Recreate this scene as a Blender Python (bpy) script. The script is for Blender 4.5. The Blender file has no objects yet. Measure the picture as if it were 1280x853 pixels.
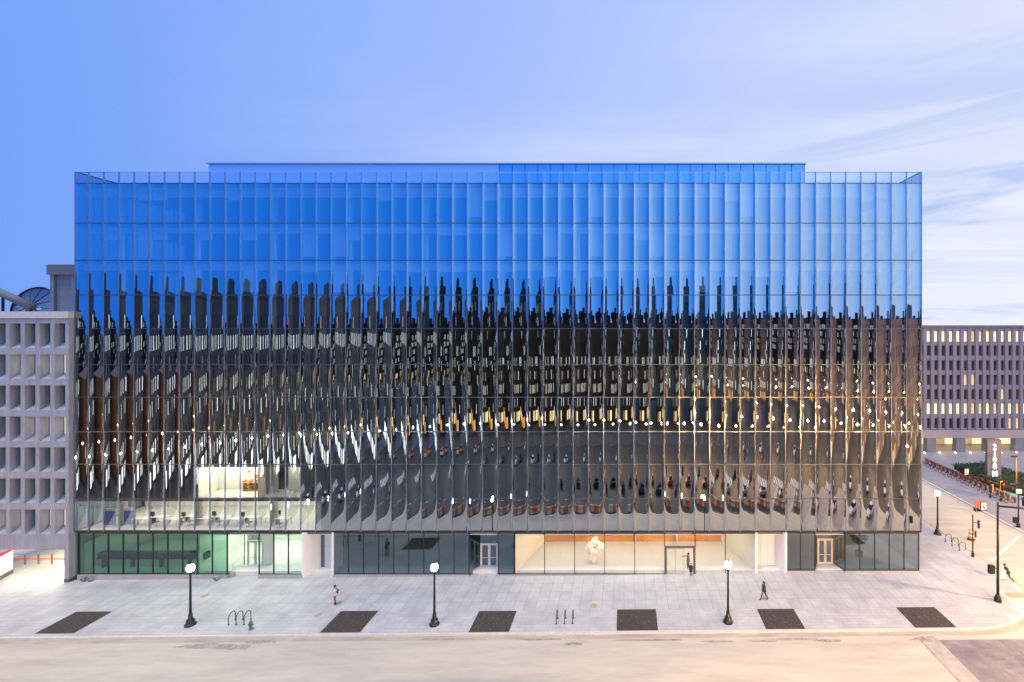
import bpy, bmesh, math, random
from mathutils import Vector, Matrix, noise
random.seed(7)
PI = math.pi
R = math.radians
scn = bpy.context.scene
COL = scn.collection

# ------------------------------------------------------------------ frame / lens
F_PX, VPX, VPY, CAM_D, CAM_H = 604.4, 780.0, 405.0, 49.1, 25.4
def gz(x):
    return 0.0095 * (max(-130, min(130, x)) - 11.0)
def at(px, py):
    """ground point under a picture position (ground rises gently to the right)"""
    x = 0.0; z = 0.0
    for _ in range(12):
        d = F_PX * (CAM_H - z) / (py - VPY)
        x = (px - VPX) * d / F_PX
        z = gz(x)
    return Vector((x, d - CAM_D, z))

# ------------------------------------------------------------------ materials
MATS = {}
def mat(name, col, rough=0.6, metal=0.0, emit=None, estr=0.0, var=0.0, vscale=3.0, bump=0.0, bscale=20.0, spec=0.5, coat=0.0, stretch=(1, 1, 1)):
    if name in MATS: return MATS[name]
    m = bpy.data.materials.new(name); m.use_nodes = True
    nt = m.node_tree; N = nt.nodes; L = nt.links
    b = N['Principled BSDF']
    b.inputs['Base Color'].default_value = (*col, 1)
    b.inputs['Roughness'].default_value = rough
    b.inputs['Metallic'].default_value = metal
    b.inputs['Specular IOR Level'].default_value = spec
    b.inputs['Coat Weight'].default_value = coat
    if emit:
        b.inputs['Emission Color'].default_value = (*emit, 1)
        b.inputs['Emission Strength'].default_value = estr
    if var or bump:
        tc = N.new('ShaderNodeTexCoord'); mp = N.new('ShaderNodeMapping')
        mp.inputs['Scale'].default_value = stretch
        L.new(tc.outputs['Object'], mp.inputs['Vector'])
    if var:
        nz = N.new('ShaderNodeTexNoise'); nz.inputs['Scale'].default_value = vscale
        nz.inputs['Detail'].default_value = 6; nz.inputs['Roughness'].default_value = 0.65
        L.new(mp.outputs['Vector'], nz.inputs['Vector'])
        mr = N.new('ShaderNodeMapRange')
        mr.inputs['From Min'].default_value = 0.3; mr.inputs['From Max'].default_value = 0.7
        mr.inputs['To Min'].default_value = 1 - var; mr.inputs['To Max'].default_value = 1 + var
        L.new(nz.outputs['Fac'], mr.inputs['Value'])
        mx = N.new('ShaderNodeVectorMath'); mx.operation = 'SCALE'
        mx.inputs[0].default_value = col
        L.new(mr.outputs['Result'], mx.inputs['Scale'])
        L.new(mx.outputs['Vector'], b.inputs['Base Color'])
    if bump:
        nb = N.new('ShaderNodeTexNoise'); nb.inputs['Scale'].default_value = bscale; nb.inputs['Detail'].default_value = 4
        L.new(mp.outputs['Vector'], nb.inputs['Vector'])
        bp = N.new('ShaderNodeBump'); bp.inputs['Strength'].default_value = bump; bp.inputs['Distance'].default_value = 0.02
        L.new(nb.outputs['Fac'], bp.inputs['Height']); L.new(bp.outputs['Normal'], b.inputs['Normal'])
    MATS[name] = m
    return m

def glass(name, refl, tint, trans, rough=0.0, wave=0.0, frosted=0.0):
    """mirror coated glass: a constant share is mirrored (more at grazing), the rest passes tinted"""
    m = bpy.data.materials.new(name); m.use_nodes = True
    nt = m.node_tree; N = nt.nodes; L = nt.links
    N.remove(N['Principled BSDF']); out = N['Material Output']
    gl = N.new('ShaderNodeBsdfGlossy'); gl.inputs['Color'].default_value = (*tint, 1); gl.inputs['Roughness'].default_value = rough
    tr = N.new('ShaderNodeBsdfTransparent'); tr.inputs['Color'].default_value = (*trans, 1)
    mx = N.new('ShaderNodeMixShader')
    lw = N.new('ShaderNodeLayerWeight'); lw.inputs['Blend'].default_value = 0.25
    mr = N.new('ShaderNodeMapRange'); mr.inputs['To Min'].default_value = refl; mr.inputs['To Max'].default_value = 0.95
    L.new(lw.outputs['Facing'], mr.inputs['Value'])
    pw = N.new('ShaderNodeMath'); pw.operation = 'POWER'; pw.inputs[1].default_value = 3
    L.new(lw.outputs['Facing'], pw.inputs[0]); L.new(pw.outputs[0], mr.inputs['Value'])
    L.new(mr.outputs['Result'], mx.inputs['Fac']); L.new(tr.outputs[0], mx.inputs[1]); L.new(gl.outputs[0], mx.inputs[2])
    if wave:
        tc = N.new('ShaderNodeTexCoord'); mp = N.new('ShaderNodeMapping'); mp.inputs['Scale'].default_value = (1.0, 1.0, 0.45)
        L.new(tc.outputs['Object'], mp.inputs['Vector'])
        nz = N.new('ShaderNodeTexNoise'); nz.inputs['Scale'].default_value = 2.1; nz.inputs['Detail'].default_value = 1.5
        L.new(mp.outputs['Vector'], nz.inputs['Vector'])
        bp = N.new('ShaderNodeBump'); bp.inputs['Strength'].default_value = 1.0; bp.inputs['Distance'].default_value = wave
        L.new(nz.outputs['Fac'], bp.inputs['Height']); L.new(bp.outputs['Normal'], gl.inputs['Normal'])
    L.new(mx.outputs[0], out.inputs['Surface'])
    MATS[name] = m
    return m

def emis(name, col, s):
    m = bpy.data.materials.new(name); m.use_nodes = True
    N = m.node_tree.nodes; b = N['Principled BSDF']
    b.inputs['Base Color'].default_value = (*[min(1, c) for c in col], 1)
    b.inputs['Emission Color'].default_value = (*col, 1); b.inputs['Emission Strength'].default_value = s
    MATS[name] = m
    return m

def paver_mat(name, c1, c2, cm, bw, rh, mortar, offset=0.0, stain=0.12):
    m = bpy.data.materials.new(name); m.use_nodes = True
    nt = m.node_tree; N = nt.nodes; L = nt.links; b = N['Principled BSDF']
    b.inputs['Roughness'].default_value = 0.55
    tc = N.new('ShaderNodeTexCoord')
    br = N.new('ShaderNodeTexBrick'); br.offset = offset; br.inputs['Scale'].default_value = 1
    br.inputs['Brick Width'].default_value = bw; br.inputs['Row Height'].default_value = rh
    br.inputs['Mortar Size'].default_value = mortar; br.inputs['Mortar Smooth'].default_value = 0.3
    br.inputs['Color1'].default_value = (*c1, 1); br.inputs['Color2'].default_value = (*c2, 1); br.inputs['Mortar'].default_value = (*cm, 1)
    br.inputs['Bias'].default_value = 0.0
    L.new(tc.outputs['Object'], br.inputs['Vector'])
    nz = N.new('ShaderNodeTexNoise'); nz.inputs['Scale'].default_value = 0.55; nz.inputs['Detail'].default_value = 8; nz.inputs['Roughness'].default_value = 0.7
    L.new(tc.outputs['Object'], nz.inputs['Vector'])
    mr = N.new('ShaderNodeMapRange'); mr.inputs['From Min'].default_value = 0.3; mr.inputs['From Max'].default_value = 0.72
    mr.inputs['To Min'].default_value = 1 - stain; mr.inputs['To Max'].default_value = 1 + stain
    L.new(nz.outputs['Fac'], mr.inputs['Value'])
    mx = N.new('ShaderNodeVectorMath'); mx.operation = 'SCALE'
    L.new(br.outputs['Color'], mx.inputs[0]); L.new(mr.outputs['Result'], mx.inputs['Scale'])
    L.new(mx.outputs['Vector'], b.inputs['Base Color'])
    MATS[name] = m
    return m

# ------------------------------------------------------------------ mesh builder
class MB:
    def __init__(s): s.v = []; s.f = []; s.m = []; s.cur = 0
    def quad(s, a, b, c, d):
        n = len(s.v); s.v += [Vector(a), Vector(b), Vector(c), Vector(d)]; s.f.append((n, n+1, n+2, n+3)); s.m.append(s.cur); return s
    def poly(s, pts):
        n = len(s.v); s.v += [Vector(p) for p in pts]; s.f.append(tuple(range(n, n+len(pts)))); s.m.append(s.cur); return s
    def box(s, x0, x1, y0, y1, z0, z1, M=None):
        n = len(s.v)
        P = [Vector((x, y, z)) for z in (z0, z1) for y in (y0, y1) for x in (x0, x1)]
        if M: P = [M @ p for p in P]
        s.v += P
        for q in ((0,2,3,1),(4,5,7,6),(0,1,5,4),(2,6,7,3),(0,4,6,2),(1,3,7,5)):
            s.f.append(tuple(n+i for i in q)); s.m.append(s.cur)
        return s
    def tube(s, p0, p1, r0, r1=None, n=8, cap=True):
        p0 = Vector(p0); p1 = Vector(p1); r1 = r0 if r1 is None else r1
        d = (p1-p0).normalized(); a = d.orthogonal().normalized(); b = d.cross(a)
        k = len(s.v)
        for p, r in ((p0, r0), (p1, r1)):
            for i in range(n):
                t = 2*PI*i/n; s.v.append(p + (a*math.cos(t)+b*math.sin(t))*r)
        for i in range(n):
            j = (i+1) % n; s.f.append((k+i, k+j, k+n+j, k+n+i)); s.m.append(s.cur)
        if cap:
            s.f.append(tuple(k+i for i in reversed(range(n)))); s.m.append(s.cur)
            s.f.append(tuple(k+n+i for i in range(n))); s.m.append(s.cur)
        return s
    def path(s, pts, r, n=8):
        pts = [Vector(p) for p in pts]; k0 = len(s.v); up = None
        for i, p in enumerate(pts):
            d = (pts[min(i+1, len(pts)-1)] - pts[max(i-1, 0)]).normalized()
            a = d.orthogonal().normalized() if up is None else (up - d*up.dot(d)).normalized()
            up = a; b = d.cross(a); rr = r[i] if isinstance(r, (list, tuple)) else r
            for j in range(n):
                t = 2*PI*j/n; s.v.append(p+(a*math.cos(t)+b*math.sin(t))*rr)
        for i in range(len(pts)-1):
            for j in range(n):
                q = (j+1) % n; s.f.append((k0+i*n+j, k0+i*n+q, k0+(i+1)*n+q, k0+(i+1)*n+j)); s.m.append(s.cur)
        s.f.append(tuple(k0+j for j in reversed(range(n)))); s.m.append(s.cur)
        s.f.append(tuple(k0+(len(pts)-1)*n+j for j in range(n))); s.m.append(s.cur)
        return s
    def lathe(s, prof, c=(0, 0, 0), n=16, M=None):
        k = len(s.v); c = Vector(c)
        for r, z in prof:
            for i in range(n):
                t = 2*PI*i/n; p = Vector((r*math.cos(t), r*math.sin(t), z))
                s.v.append((M @ p if M else p) + c)
        for a in range(len(prof)-1):
            for i in range(n):
                j = (i+1) % n; s.f.append((k+a*n+i, k+a*n+j, k+(a+1)*n+j, k+(a+1)*n+i)); s.m.append(s.cur)
        if prof[0][0] > 1e-4: s.f.append(tuple(k+i for i in reversed(range(n)))); s.m.append(s.cur)
        if prof[-1][0] > 1e-4: s.f.append(tuple(k+(len(prof)-1)*n+i for i in range(n))); s.m.append(s.cur)
        return s
    def torus(s, c, axis, R0, r, n=20, m=6):
        c = Vector(c); d = Vector(axis).normalized(); a = d.orthogonal().normalized(); b = d.cross(a); k = len(s.v)
        for i in range(n):
            t = 2*PI*i/n; e = a*math.cos(t)+b*math.sin(t)
            for j in range(m):
                u = 2*PI*j/m; s.v.append(c+e*(R0+r*math.cos(u))+d*r*math.sin(u))
        for i in range(n):
            for j in range(m):
                s.f.append((k+i*m+j, k+((i+1) % n)*m+j, k+((i+1) % n)*m+(j+1) % m, k+i*m+(j+1) % m)); s.m.append(s.cur)
        return s
    def prism(s, pts, z0, z1):
        """vertical prism over an XY outline (counter-clockwise); z may be functions of x"""
        f0 = z0 if callable(z0) else (lambda x: z0); f1 = z1 if callable(z1) else (lambda x: z1)
        n = len(pts); k = len(s.v)
        s.v += [Vector((x, y, f0(x))) for x, y in pts] + [Vector((x, y, f1(x))) for x, y in pts]
        s.f.append(tuple(k+i for i in reversed(range(n)))); s.m.append(s.cur)
        s.f.append(tuple(k+n+i for i in range(n))); s.m.append(s.cur)
        for i in range(n):
            j = (i+1) % n; s.f.append((k+i, k+j, k+n+j, k+n+i)); s.m.append(s.cur)
        return s
    def blob(s, c, r, sub=2, amp=0.15, sc=2.0, seed=0, squash=(1, 1, 1)):
        bm = bmesh.new(); bmesh.ops.create_icosphere(bm, subdivisions=sub, radius=1.0)
        k = len(s.v); c = Vector(c)
        for v in bm.verts:
            d = v.co.normalized(); q = 1+amp*2*noise.noise(d*sc+Vector((seed*7.1, seed*3.3, seed)))
            s.v.append(c+Vector((d.x*r*squash[0], d.y*r*squash[1], d.z*r*squash[2]))*q)
        for f in bm.faces: s.f.append(tuple(k+v.index for v in f.verts)); s.m.append(s.cur)
        bm.free(); return s
    def build(s, name, mats, parent=None, smooth=False, bevel=0.0, label=None, kind=None):
        if not isinstance(mats, (list, tuple)): mats = [mats]
        off = parent_loc(parent)
        me = bpy.data.meshes.new(name); me.from_pydata([v-off for v in s.v], [], s.f)
        for m in mats: me.materials.append(m)
        me.polygons.foreach_set('material_index', s.m)
        if smooth: me.polygons.foreach_set('use_smooth', [True]*len(s.f))
        me.update()
        o = bpy.data.objects.new(name, me); COL.objects.link(o)
        if parent is not None: o.parent = parent
        if bevel:
            bv = o.modifiers.new('bevel', 'BEVEL'); bv.width = bevel; bv.segments = 2; bv.limit_method = 'ANGLE'
        if label: o['label'] = label
        if kind: o['kind'] = kind
        return o

def parent_loc(p):
    v = Vector((0, 0, 0))
    while p is not None:
        v = v + Vector(p.location); p = p.parent
    return v
def tag(o, label, cat, group=None):
    o['label'] = label; o['category'] = cat
    if group: o['group'] = group
    return o
def thing(name, label, cat, loc=(0, 0, 0), group=None):
    o = bpy.data.objects.new(name, None); o.empty_display_size = 0.3; COL.objects.link(o); o.location = loc
    return tag(o, label, cat, group)
def dup(root, loc, rotz=0.0, label=None, group=None):
    def cp(o, par):
        c = o.copy(); COL.objects.link(c); c.parent = par
        for ch in o.children: cp(ch, c)
        return c
    r = cp(root, None); r.location = loc; r.rotation_euler = (0, 0, rotz)
    if label: r['label'] = label
    if group: r['group'] = group
    return r
def place(root, loc, rotz=0.0):
    root.location = loc; root.rotation_euler = (0, 0, rotz); return root
def inst(name, me, parent, loc):
    """one more object showing an existing mesh, as a part"""
    o = bpy.data.objects.new(name, me); COL.objects.link(o); o.parent = parent; o.location = Vector(loc) - parent_loc(parent); return o
def meshof(mb, name, mats):
    o = mb.build(name, mats); me = o.data; bpy.data.objects.remove(o); return me
def light(name, kind, loc, power, col, radius=0.15, parent=None, **kw):
    l = bpy.data.lights.new(name, kind); l.energy = power; l.color = col
    if kind == 'POINT' or kind == 'SPOT': l.shadow_soft_size = radius
    for k, v in kw.items(): setattr(l, k, v)
    o = bpy.data.objects.new(name, l); COL.objects.link(o); o.location = Vector(loc) - parent_loc(parent)
    if parent: o.parent = parent
    return o

# palette
CURTAIN = glass('curtain_glass', 0.48, (0.74, 0.84, 0.95), (0.20, 0.23, 0.25), wave=0.0015)
CURTAIN_LIT = glass('curtain_glass_lit', 0.33, (0.74, 0.84, 0.95), (0.72, 0.76, 0.74), wave=0.0009)  # same curtain glass, made clearer to put the lit rooms' brightness into it
UPPER = glass('upper_curtain_glass', 0.46, (0.74, 0.86, 0.98), (0.46, 0.58, 0.66), wave=0.0012)
PARAPET = glass('parapet_glass', 0.16, (0.6, 0.8, 1.0), (0.72, 0.83, 0.93))
CLEAR = glass('clear_glass', 0.05, (0.9, 0.95, 1.0), (0.93, 0.95, 0.92))
DARKGL = glass('dark_storefront_glass', 0.20, (0.62, 0.78, 0.85), (0.36, 0.46, 0.47))
GREENGL = glass('green_storefront_glass', 0.11, (0.7, 0.9, 0.9), (0.31, 0.57, 0.46))
PALEGREEN = glass('pale_green_glass', 0.08, (0.8, 0.95, 0.92), (0.84, 0.94, 0.87))
SIDEGL = glass('side_glass', 0.5, (0.62, 0.80, 1.0), (0.3, 0.38, 0.42))
ALU = mat('brushed_aluminium', (0.42, 0.44, 0.47), 0.35, 0.85, var=0.06)
DARKMETAL = mat('dark_bronze_metal', (0.035, 0.038, 0.042), 0.35, 0.5, var=0.1)
BLACKIRON = mat('black_painted_iron', (0.012, 0.012, 0.014), 0.32, 0.2, var=0.15)
WHITEPANEL = mat('white_wall_panel', (0.68, 0.68, 0.66), 0.5, var=0.03, vscale=0.6)
CREAM = mat('cream_plaster', (0.66, 0.64, 0.55), 0.6, var=0.03, vscale=0.5)
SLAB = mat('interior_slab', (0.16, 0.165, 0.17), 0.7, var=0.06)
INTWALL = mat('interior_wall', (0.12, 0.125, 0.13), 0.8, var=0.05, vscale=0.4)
OFFICEWALL = mat('office_white_wall', (0.7, 0.69, 0.64), 0.7, var=0.03)
CARPET = mat('office_floor', (0.52, 0.51, 0.46), 0.7, var=0.1, vscale=2)
TERRAZZO = mat('white_terrazzo', (0.62, 0.61, 0.56), 0.25, var=0.05, vscale=4)
WOOD = mat('orange_wood_panel', (0.50, 0.22, 0.065), 0.45, var=0.22, vscale=1.2, stretch=(0.25, 1, 2.5))
GRANITE = mat('grey_granite', (0.33, 0.32, 0.31), 0.55, var=0.12, vscale=2.0)
CONC = mat('weathered_concrete', (0.265, 0.285, 0.34), 0.85, var=0.2, vscale=1.6, bump=0.15, bscale=9, stretch=(1, 1, .22))
CONCPURP = mat('precast_concrete', (0.17, 0.178, 0.235), 0.85, var=0.10, vscale=0.5)
STEEL = mat('galvanised_steel', (0.45, 0.46, 0.47), 0.4, 0.8, var=0.1)
PAINTWHITE = mat('white_road_paint', (0.75, 0.74, 0.7), 0.6, var=0.12, vscale=5)

# ------------------------------------------------------------------ ground
SIDEWALK = paver_mat('plaza_pavers', (0.42, 0.405, 0.38), (0.37, 0.36, 0.345), (0.235, 0.23, 0.23), 1.0, 1.5, 0.02, 0.0, 0.18)
STRIP = paver_mat('kerb_strip_pavers', (0.43, 0.41, 0.385), (0.38, 0.365, 0.345), (0.285, 0.27, 0.26), 1.2, 0.42, 0.016, 0.5, 0.18)
FARWALK = paver_mat('far_plaza_pavers', (0.25, 0.235, 0.25), (0.22, 0.205, 0.22), (0.15, 0.14, 0.15), 1.5, 1.5, 0.025)
BRICKX = paver_mat('crosswalk_bricks', (0.24, 0.205, 0.19), (0.19, 0.165, 0.165), (0.17, 0.15, 0.14), 0.9, 0.45, 0.02, 0.5, 0.4)
ROAD = mat('worn_concrete_road', (0.43, 0.375, 0.29), 0.7, var=0.15, vscale=0.9, stretch=(0.2, 1, 1), bump=0.2, bscale=6)
ASPH = mat('dark_asphalt', (0.034, 0.031, 0.029), 0.75, var=0.3, vscale=0.3, stretch=(0.25, 1, 1))
DARKWALK = paver_mat('dark_pavers', (0.07, 0.067, 0.065), (0.06, 0.057, 0.055), (0.04, 0.04, 0.04), 1.2, 0.6, 0.02, 0.5)
KERB = mat('granite_kerb', (0.50, 0.47, 0.43), 0.6, var=0.12, vscale=3)
KERBY = -9.15; KX = 38.1; CR = 9.0; RD = 0.14; XW = -125.0
def sheet(mb, x0, x1, y0, y1, dz, seg=1):
    for i in range(seg):
        a = x0+(x1-x0)*i/seg; b = x0+(x1-x0)*(i+1)/seg
        mb.quad((a, y0, gz(a)+dz), (b, y0, gz(b)+dz), (b, y1, gz(b)+dz), (a, y1, gz(a)+dz))
m = MB()
for a, b in ((-1500, -130), (-130, 130), (130, 1500)): sheet(m, a, b, -1500, 1500, -RD)
m.build('road', ASPH)['kind'] = 'structure'
m = MB(); sheet(m, -125, 60, -15.6, -4, -RD+.003); sheet(m, 37, 49, -4, 90, -RD+.003)
m.build('concrete_lane', ROAD)['kind'] = 'structure'
arc = [(KX-CR+CR*math.sin(t), KERBY+CR-CR*math.cos(t)) for t in [PI/2*i/16 for i in range(17)]]
KW = 0.2
arci = [(KX-CR+(CR-KW)*math.sin(t), KERBY+CR-(CR-KW)*math.cos(t)) for t in [PI/2*i/16 for i in range(17)]]
YZ = -6.0   # line between the kerb strip and the plaza paving
# strip sheet up to YZ, plaza beyond
strip = [(XW, KERBY+KW)] + [p for p in arci if p[1] < YZ]
xe = KX-CR + (CR-KW)*math.sqrt(1-((KERBY+CR-YZ)/(CR-KW))**2)
MB().poly([(x, y, gz(x)) for x, y in strip + [(xe, YZ), (XW, YZ)]]).build('pavement_strip', STRIP)['kind'] = 'structure'
pl = [(XW, YZ), (xe, YZ)] + [p for p in arci if p[1] > YZ] + [(KX-KW, 70), (XW, 70)]
MB().poly([(x, y, gz(x)) for x, y in pl]).build('pavement', SIDEWALK)['kind'] = 'structure'
outer = [(XW, KERBY)] + arc + [(KX, 70)]; inner = [(XW, KERBY+KW)] + arci + [(KX-KW, 70)]
m = MB()
for i in range(len(outer)-1):
    a, b, c, d = outer[i], outer[i+1], inner[i+1], inner[i]
    m.quad((a[0], a[1], gz(a[0])+.004), (b[0], b[1], gz(b[0])+.004), (c[0], c[1], gz(c[0])+.004), (d[0], d[1], gz(d[0])+.004))
    m.quad((a[0], a[1], gz(a[0])-RD-.03), (b[0], b[1], gz(b[0])-RD-.03), (b[0], b[1], gz(b[0])+.004), (a[0], a[1], gz(a[0])+.004))
m.build('kerb', KERB)['kind'] = 'structure'
# gutter pan
GUT = mat('gutter_concrete', (0.36, 0.30, 0.23), 0.7, var=0.25, vscale=1.2, stretch=(0.4, 1.5, 1))
go = [(XW, KERBY-.55)] + [(KX-CR+(CR+.55)*math.sin(t), KERBY+CR-(CR+.55)*math.cos(t)) for t in [PI/2*i/16 for i in range(17)]] + [(KX+.55, 70)]
m = MB()
for i in range(len(outer)-1):
    a, b, c, d = go[i], go[i+1], outer[i+1], outer[i]
    m.quad(*[(p[0], p[1], gz(p[0])-RD+.004) for p in (a, b, c, d)])
m.build('gutter', GUT)['kind'] = 'structure'
# dark damp patches along the gutter
TAR = mat('asphalt_patch', (0.27, 0.245, 0.21), 0.7, var=0.4, vscale=3)
m = MB(); rng = random.Random(3)
for px, py, w, d in ((250, 806, 1.9, .35), (262, 803, .8, .25), (300, 807, 2.6, .4), (318, 801, .9, .25), (335, 800, 1.6, .2), (716, 803, 1.0, .25), (690, 797.5, 3, .12), (560, 797.5, 2.2, .1), (960, 799.5, 1.6, .12), (1160, 797, 1.5, .4), (840, 798, 5, .14), (1010, 797, 3, .12), (905, 800, 2, .15), (1040, 799, 1.4, .2)):
    p = at(px, py); n = 40; ph = rng.uniform(0, 50)
    def rag(a): return 1+.55*noise.noise(Vector((math.cos(a)*2.2+ph, math.sin(a)*2.2, 0)))+.35*noise.noise(Vector((math.cos(a)*7+ph, math.sin(a)*7, 3)))
    m.poly([(p.x+w*.85*math.cos(a)*rag(a), p.y+d*.8*math.sin(a)*rag(a), gz(p.x)-RD+.010) for a in [2*PI*i/n for i in range(n)]])
m.build('road_stains', TAR)['kind'] = 'structure'
# crosswalk at the lower right corner: pale border and brick field
m = MB(); sheet(m, 24.0, 25.2, -26, KERBY-.75, -RD+.008); m.build('crosswalk_border', mat('crosswalk_border_concrete', (.34, .305, .26), .7, var=.2, vscale=1.5))['kind'] = 'structure'
m = MB(); sheet(m, 25.25, 32.2, -26, KERBY-1.1, -RD+.008); m.build('crosswalk', BRICKX)['kind'] = 'structure'
m = MB(); sheet(m, 23.72, 23.95, -26, KERBY-.9, -RD+.007); m.build('crosswalk_joint', TAR)['kind'] = 'structure'
m = MB()
for k in range(22): sheet(m, -100+k*6, -97.4+k*6, -21.6, -21.45, -RD+.006)
sheet(m, -100, 22, -15.75, -15.6, -RD+.007)
m.build('lane_marking', PAINTWHITE)['kind'] = 'structure'
for k, (px, py, r_, lab) in enumerate(((742.5, 757.5, .33, 'behind the three hoop racks'), (1124, 734.5, .28, 'below the corner room glass'), (398, 769, .3, 'right of the hydrant'), (256, 745, .34, 'right of the left lamp'))):
    q = at(px, py); o = MB().prism([(q.x+r_*math.cos(2*PI*i/20), q.y+r_*math.sin(2*PI*i/20)) for i in range(20)], lambda x: gz(x)-.02, lambda x: gz(x)+.006).build('paving_disc', mat('tan_disc', (.36, .27, .17), .7, var=.2, vscale=9))  # plain tan discs for the round orange spots on the paving
    tag(o, 'round tan disc in the paving ' + lab, 'manhole cover')
m = MB()
for k in range(9): sheet(m, 18+k*1.3, 18.6+k*1.3, -30, -26.4, -RD+.006); sheet(m, -46+k*1.3, -45.4+k*1.3, -33, -29, -RD+.006)
for k in range(10): sheet(m, 24, 24.14, -34-k*6, -37-k*6, -RD+.006)
m.build('zebra_crossing', PAINTWHITE)['kind'] = 'structure'
# stop line across the side street and joint lines on its pavement
a = at(1240, 700); b = at(1275, 668)
m = MB(); d = (b-a); d.z = 0; d.normalize(); nn = Vector((-d.y, d.x, 0))*.13
m.quad(*[(q.x, q.y, gz(q.x)-RD+.006) for q in (a-nn, b-nn, b+nn, a+nn)]); m.build('stop_line', PAINTWHITE)['kind'] = 'structure'
m = MB(); p = at(1268, 742); c = at(1271, 745)
m.box(c.x-.8, c.x+.8, c.y-.35, c.y+.5, gz(c.x), gz(c.x)+.012)
m.build('kerb_ramp_pad', mat('ramp_pad', (0.40, 0.26, 0.16), .8, var=.1))['kind'] = 'structure'
# far side of the side street
FX = 48.2
m = MB(); m.prism([(FX, -4), (125, -4), (125, 90), (FX, 90)], lambda x: gz(x)-RD-.03, lambda x: gz(x)); m.build('far_pavement', FARWALK)['kind'] = 'structure'
m = MB(); m.prism([(FX-.25, -4), (FX-.003, -4), (FX-.003, 90), (FX-.25, 90)], lambda x: gz(x)-RD-.03, lambda x: gz(x)+.005); m.build('far_kerb', KERB)['kind'] = 'structure'
m = MB(); sheet(m, FX-.95, FX-.8, -4, 90, -RD+.006); m.build('road_joint', TAR)['kind'] = 'structure'
# pavement on the camera's side of the street
m = MB(); m.prism([(-125, -62), (20, -62), (20, -52), (-125, -52)], lambda x: gz(x)-RD-.03, lambda x: gz(x)); m.build('near_pavement', DARKWALK)['kind'] = 'structure'

# ------------------------------------------------------------------ main building
PM = 12.3
def X(px): return (px-VPX)/PM
def Z(py): return CAM_H+(VPY-py)/PM
LEV = [Z(v) for v in (665, 624, 581, 540, 497, 456, 411, 369, 325.5, 279, 229, 215)]
EDGE = [X(93.75)] + [X(110.5)+1.5398*i for i in range(55)] + [X(1152)]
BX0, BX1, BY1 = EDGE[0], EDGE[-1], 26.0
B = thing('glass_office_building', 'long glass office building with fluted mirror panels reflecting blue sky', 'building', (0, 0, gz(0)))
FLR = -0.12
PH1, PH2 = 0.125, 0.21
def flute(t, w): return w*(PH1*(1-t*t)/2 + PH2*(1-t**6)/6)
def bay(i):
    mb = MB(); x0, x1 = EDGE[i]+.02, EDGE[i+1]-.02; n = 20; rr = random.Random(100+i)
    for r in range(11):
        z0, z1 = LEV[r]+.05, LEV[r+1]-.05
        mb.cur = 1 if r == 10 else (2 if (r == 0 and i < 16) or (r == 1 and 7 < i < 15) else (3 if r >= 7 else 0))
        w = (x1-x0)/2; s = rr.uniform(.94, 1.06); tilt = rr.uniform(-.004, .004)
        k = len(mb.v); nz_ = 3
        sk = rr.uniform(-.012, .012)
        for q in range(nz_+1):
            z = z0+(z1-z0)*q/nz_
            for j in range(n+1):
                t = -1+2*j/n; xx = (x0+x1)/2+w*t
                y = s*flute(t, w) + tilt*(q/nz_-.5) + sk*t*(1-t*t)
                mb.v.append(Vector((xx, .06+max(0, y), z)))
        for q in range(nz_):
            for j in range(n):
                a = k+q*(n+1)+j
                mb.f.append((a, a+1, a+n+2, a+n+1)); mb.m.append(mb.cur)
    return mb.build('glass_bay', [CURTAIN, PARAPET, CURTAIN_LIT, UPPER], B, smooth=True)
for i in range(len(EDGE)-1): bay(i)
TRANS = mat('transom_metal', (.10, .12, .15), .3, .8, var=.05)
FIN = mat('fin_metal', (0.27, 0.33, 0.45), 0.3, 0.9, var=0.05)
for x in EDGE:
    MB().box(x-.022, x+.022, 0.0, .16, LEV[0]-.02, LEV[-1]).build('fin', FIN, B)
for r, z in enumerate(LEV):
    m = MB(); t = .05 if r else .09
    if r == len(LEV)-1: t = .02
    # scalloped sill following the flutes
    for i in range(len(EDGE)-1):
        x0, x1 = EDGE[i]+.024, EDGE[i+1]-.024; w = (x1-x0)/2; n = 10
        prev = None
        for j in range(n+1):
            tt = -1+2*j/n; y = .05+flute(tt, w); xx = (x0+x1)/2+w*tt
            cur = (xx, y)
            if prev:
                a, b = prev, cur; yb = .30
                m.quad((a[0], a[1], z-t), (b[0], b[1], z-t), (b[0], b[1], z+t), (a[0], a[1], z+t))
                m.quad((a[0], a[1], z+t), (b[0], b[1], z+t), (b[0], yb, z+t), (a[0], yb, z+t))
                m.quad((a[0], yb, z-t), (b[0], yb, z-t), (b[0], b[1], z-t), (a[0], a[1], z-t))
            prev = cur
    m.build('transom', (TRANS if r else DARKMETAL) if r != 11 else ALU, B)
# slabs, ceilings, core, columns
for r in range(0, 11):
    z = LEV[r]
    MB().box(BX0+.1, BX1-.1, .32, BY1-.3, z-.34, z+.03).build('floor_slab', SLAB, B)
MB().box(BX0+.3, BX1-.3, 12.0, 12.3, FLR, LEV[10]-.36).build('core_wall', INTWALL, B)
for i in range(0, 11):
    x = BX0+3.2+i*7.95
    m = MB(); m.tube((x, 1.7, LEV[0]+.035), (x, 1.7, LEV[10]-.4), .32, n=12); m.build('column', mat('column_paint', (.55, .55, .54), .6, var=.03), B, smooth=True)
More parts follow.
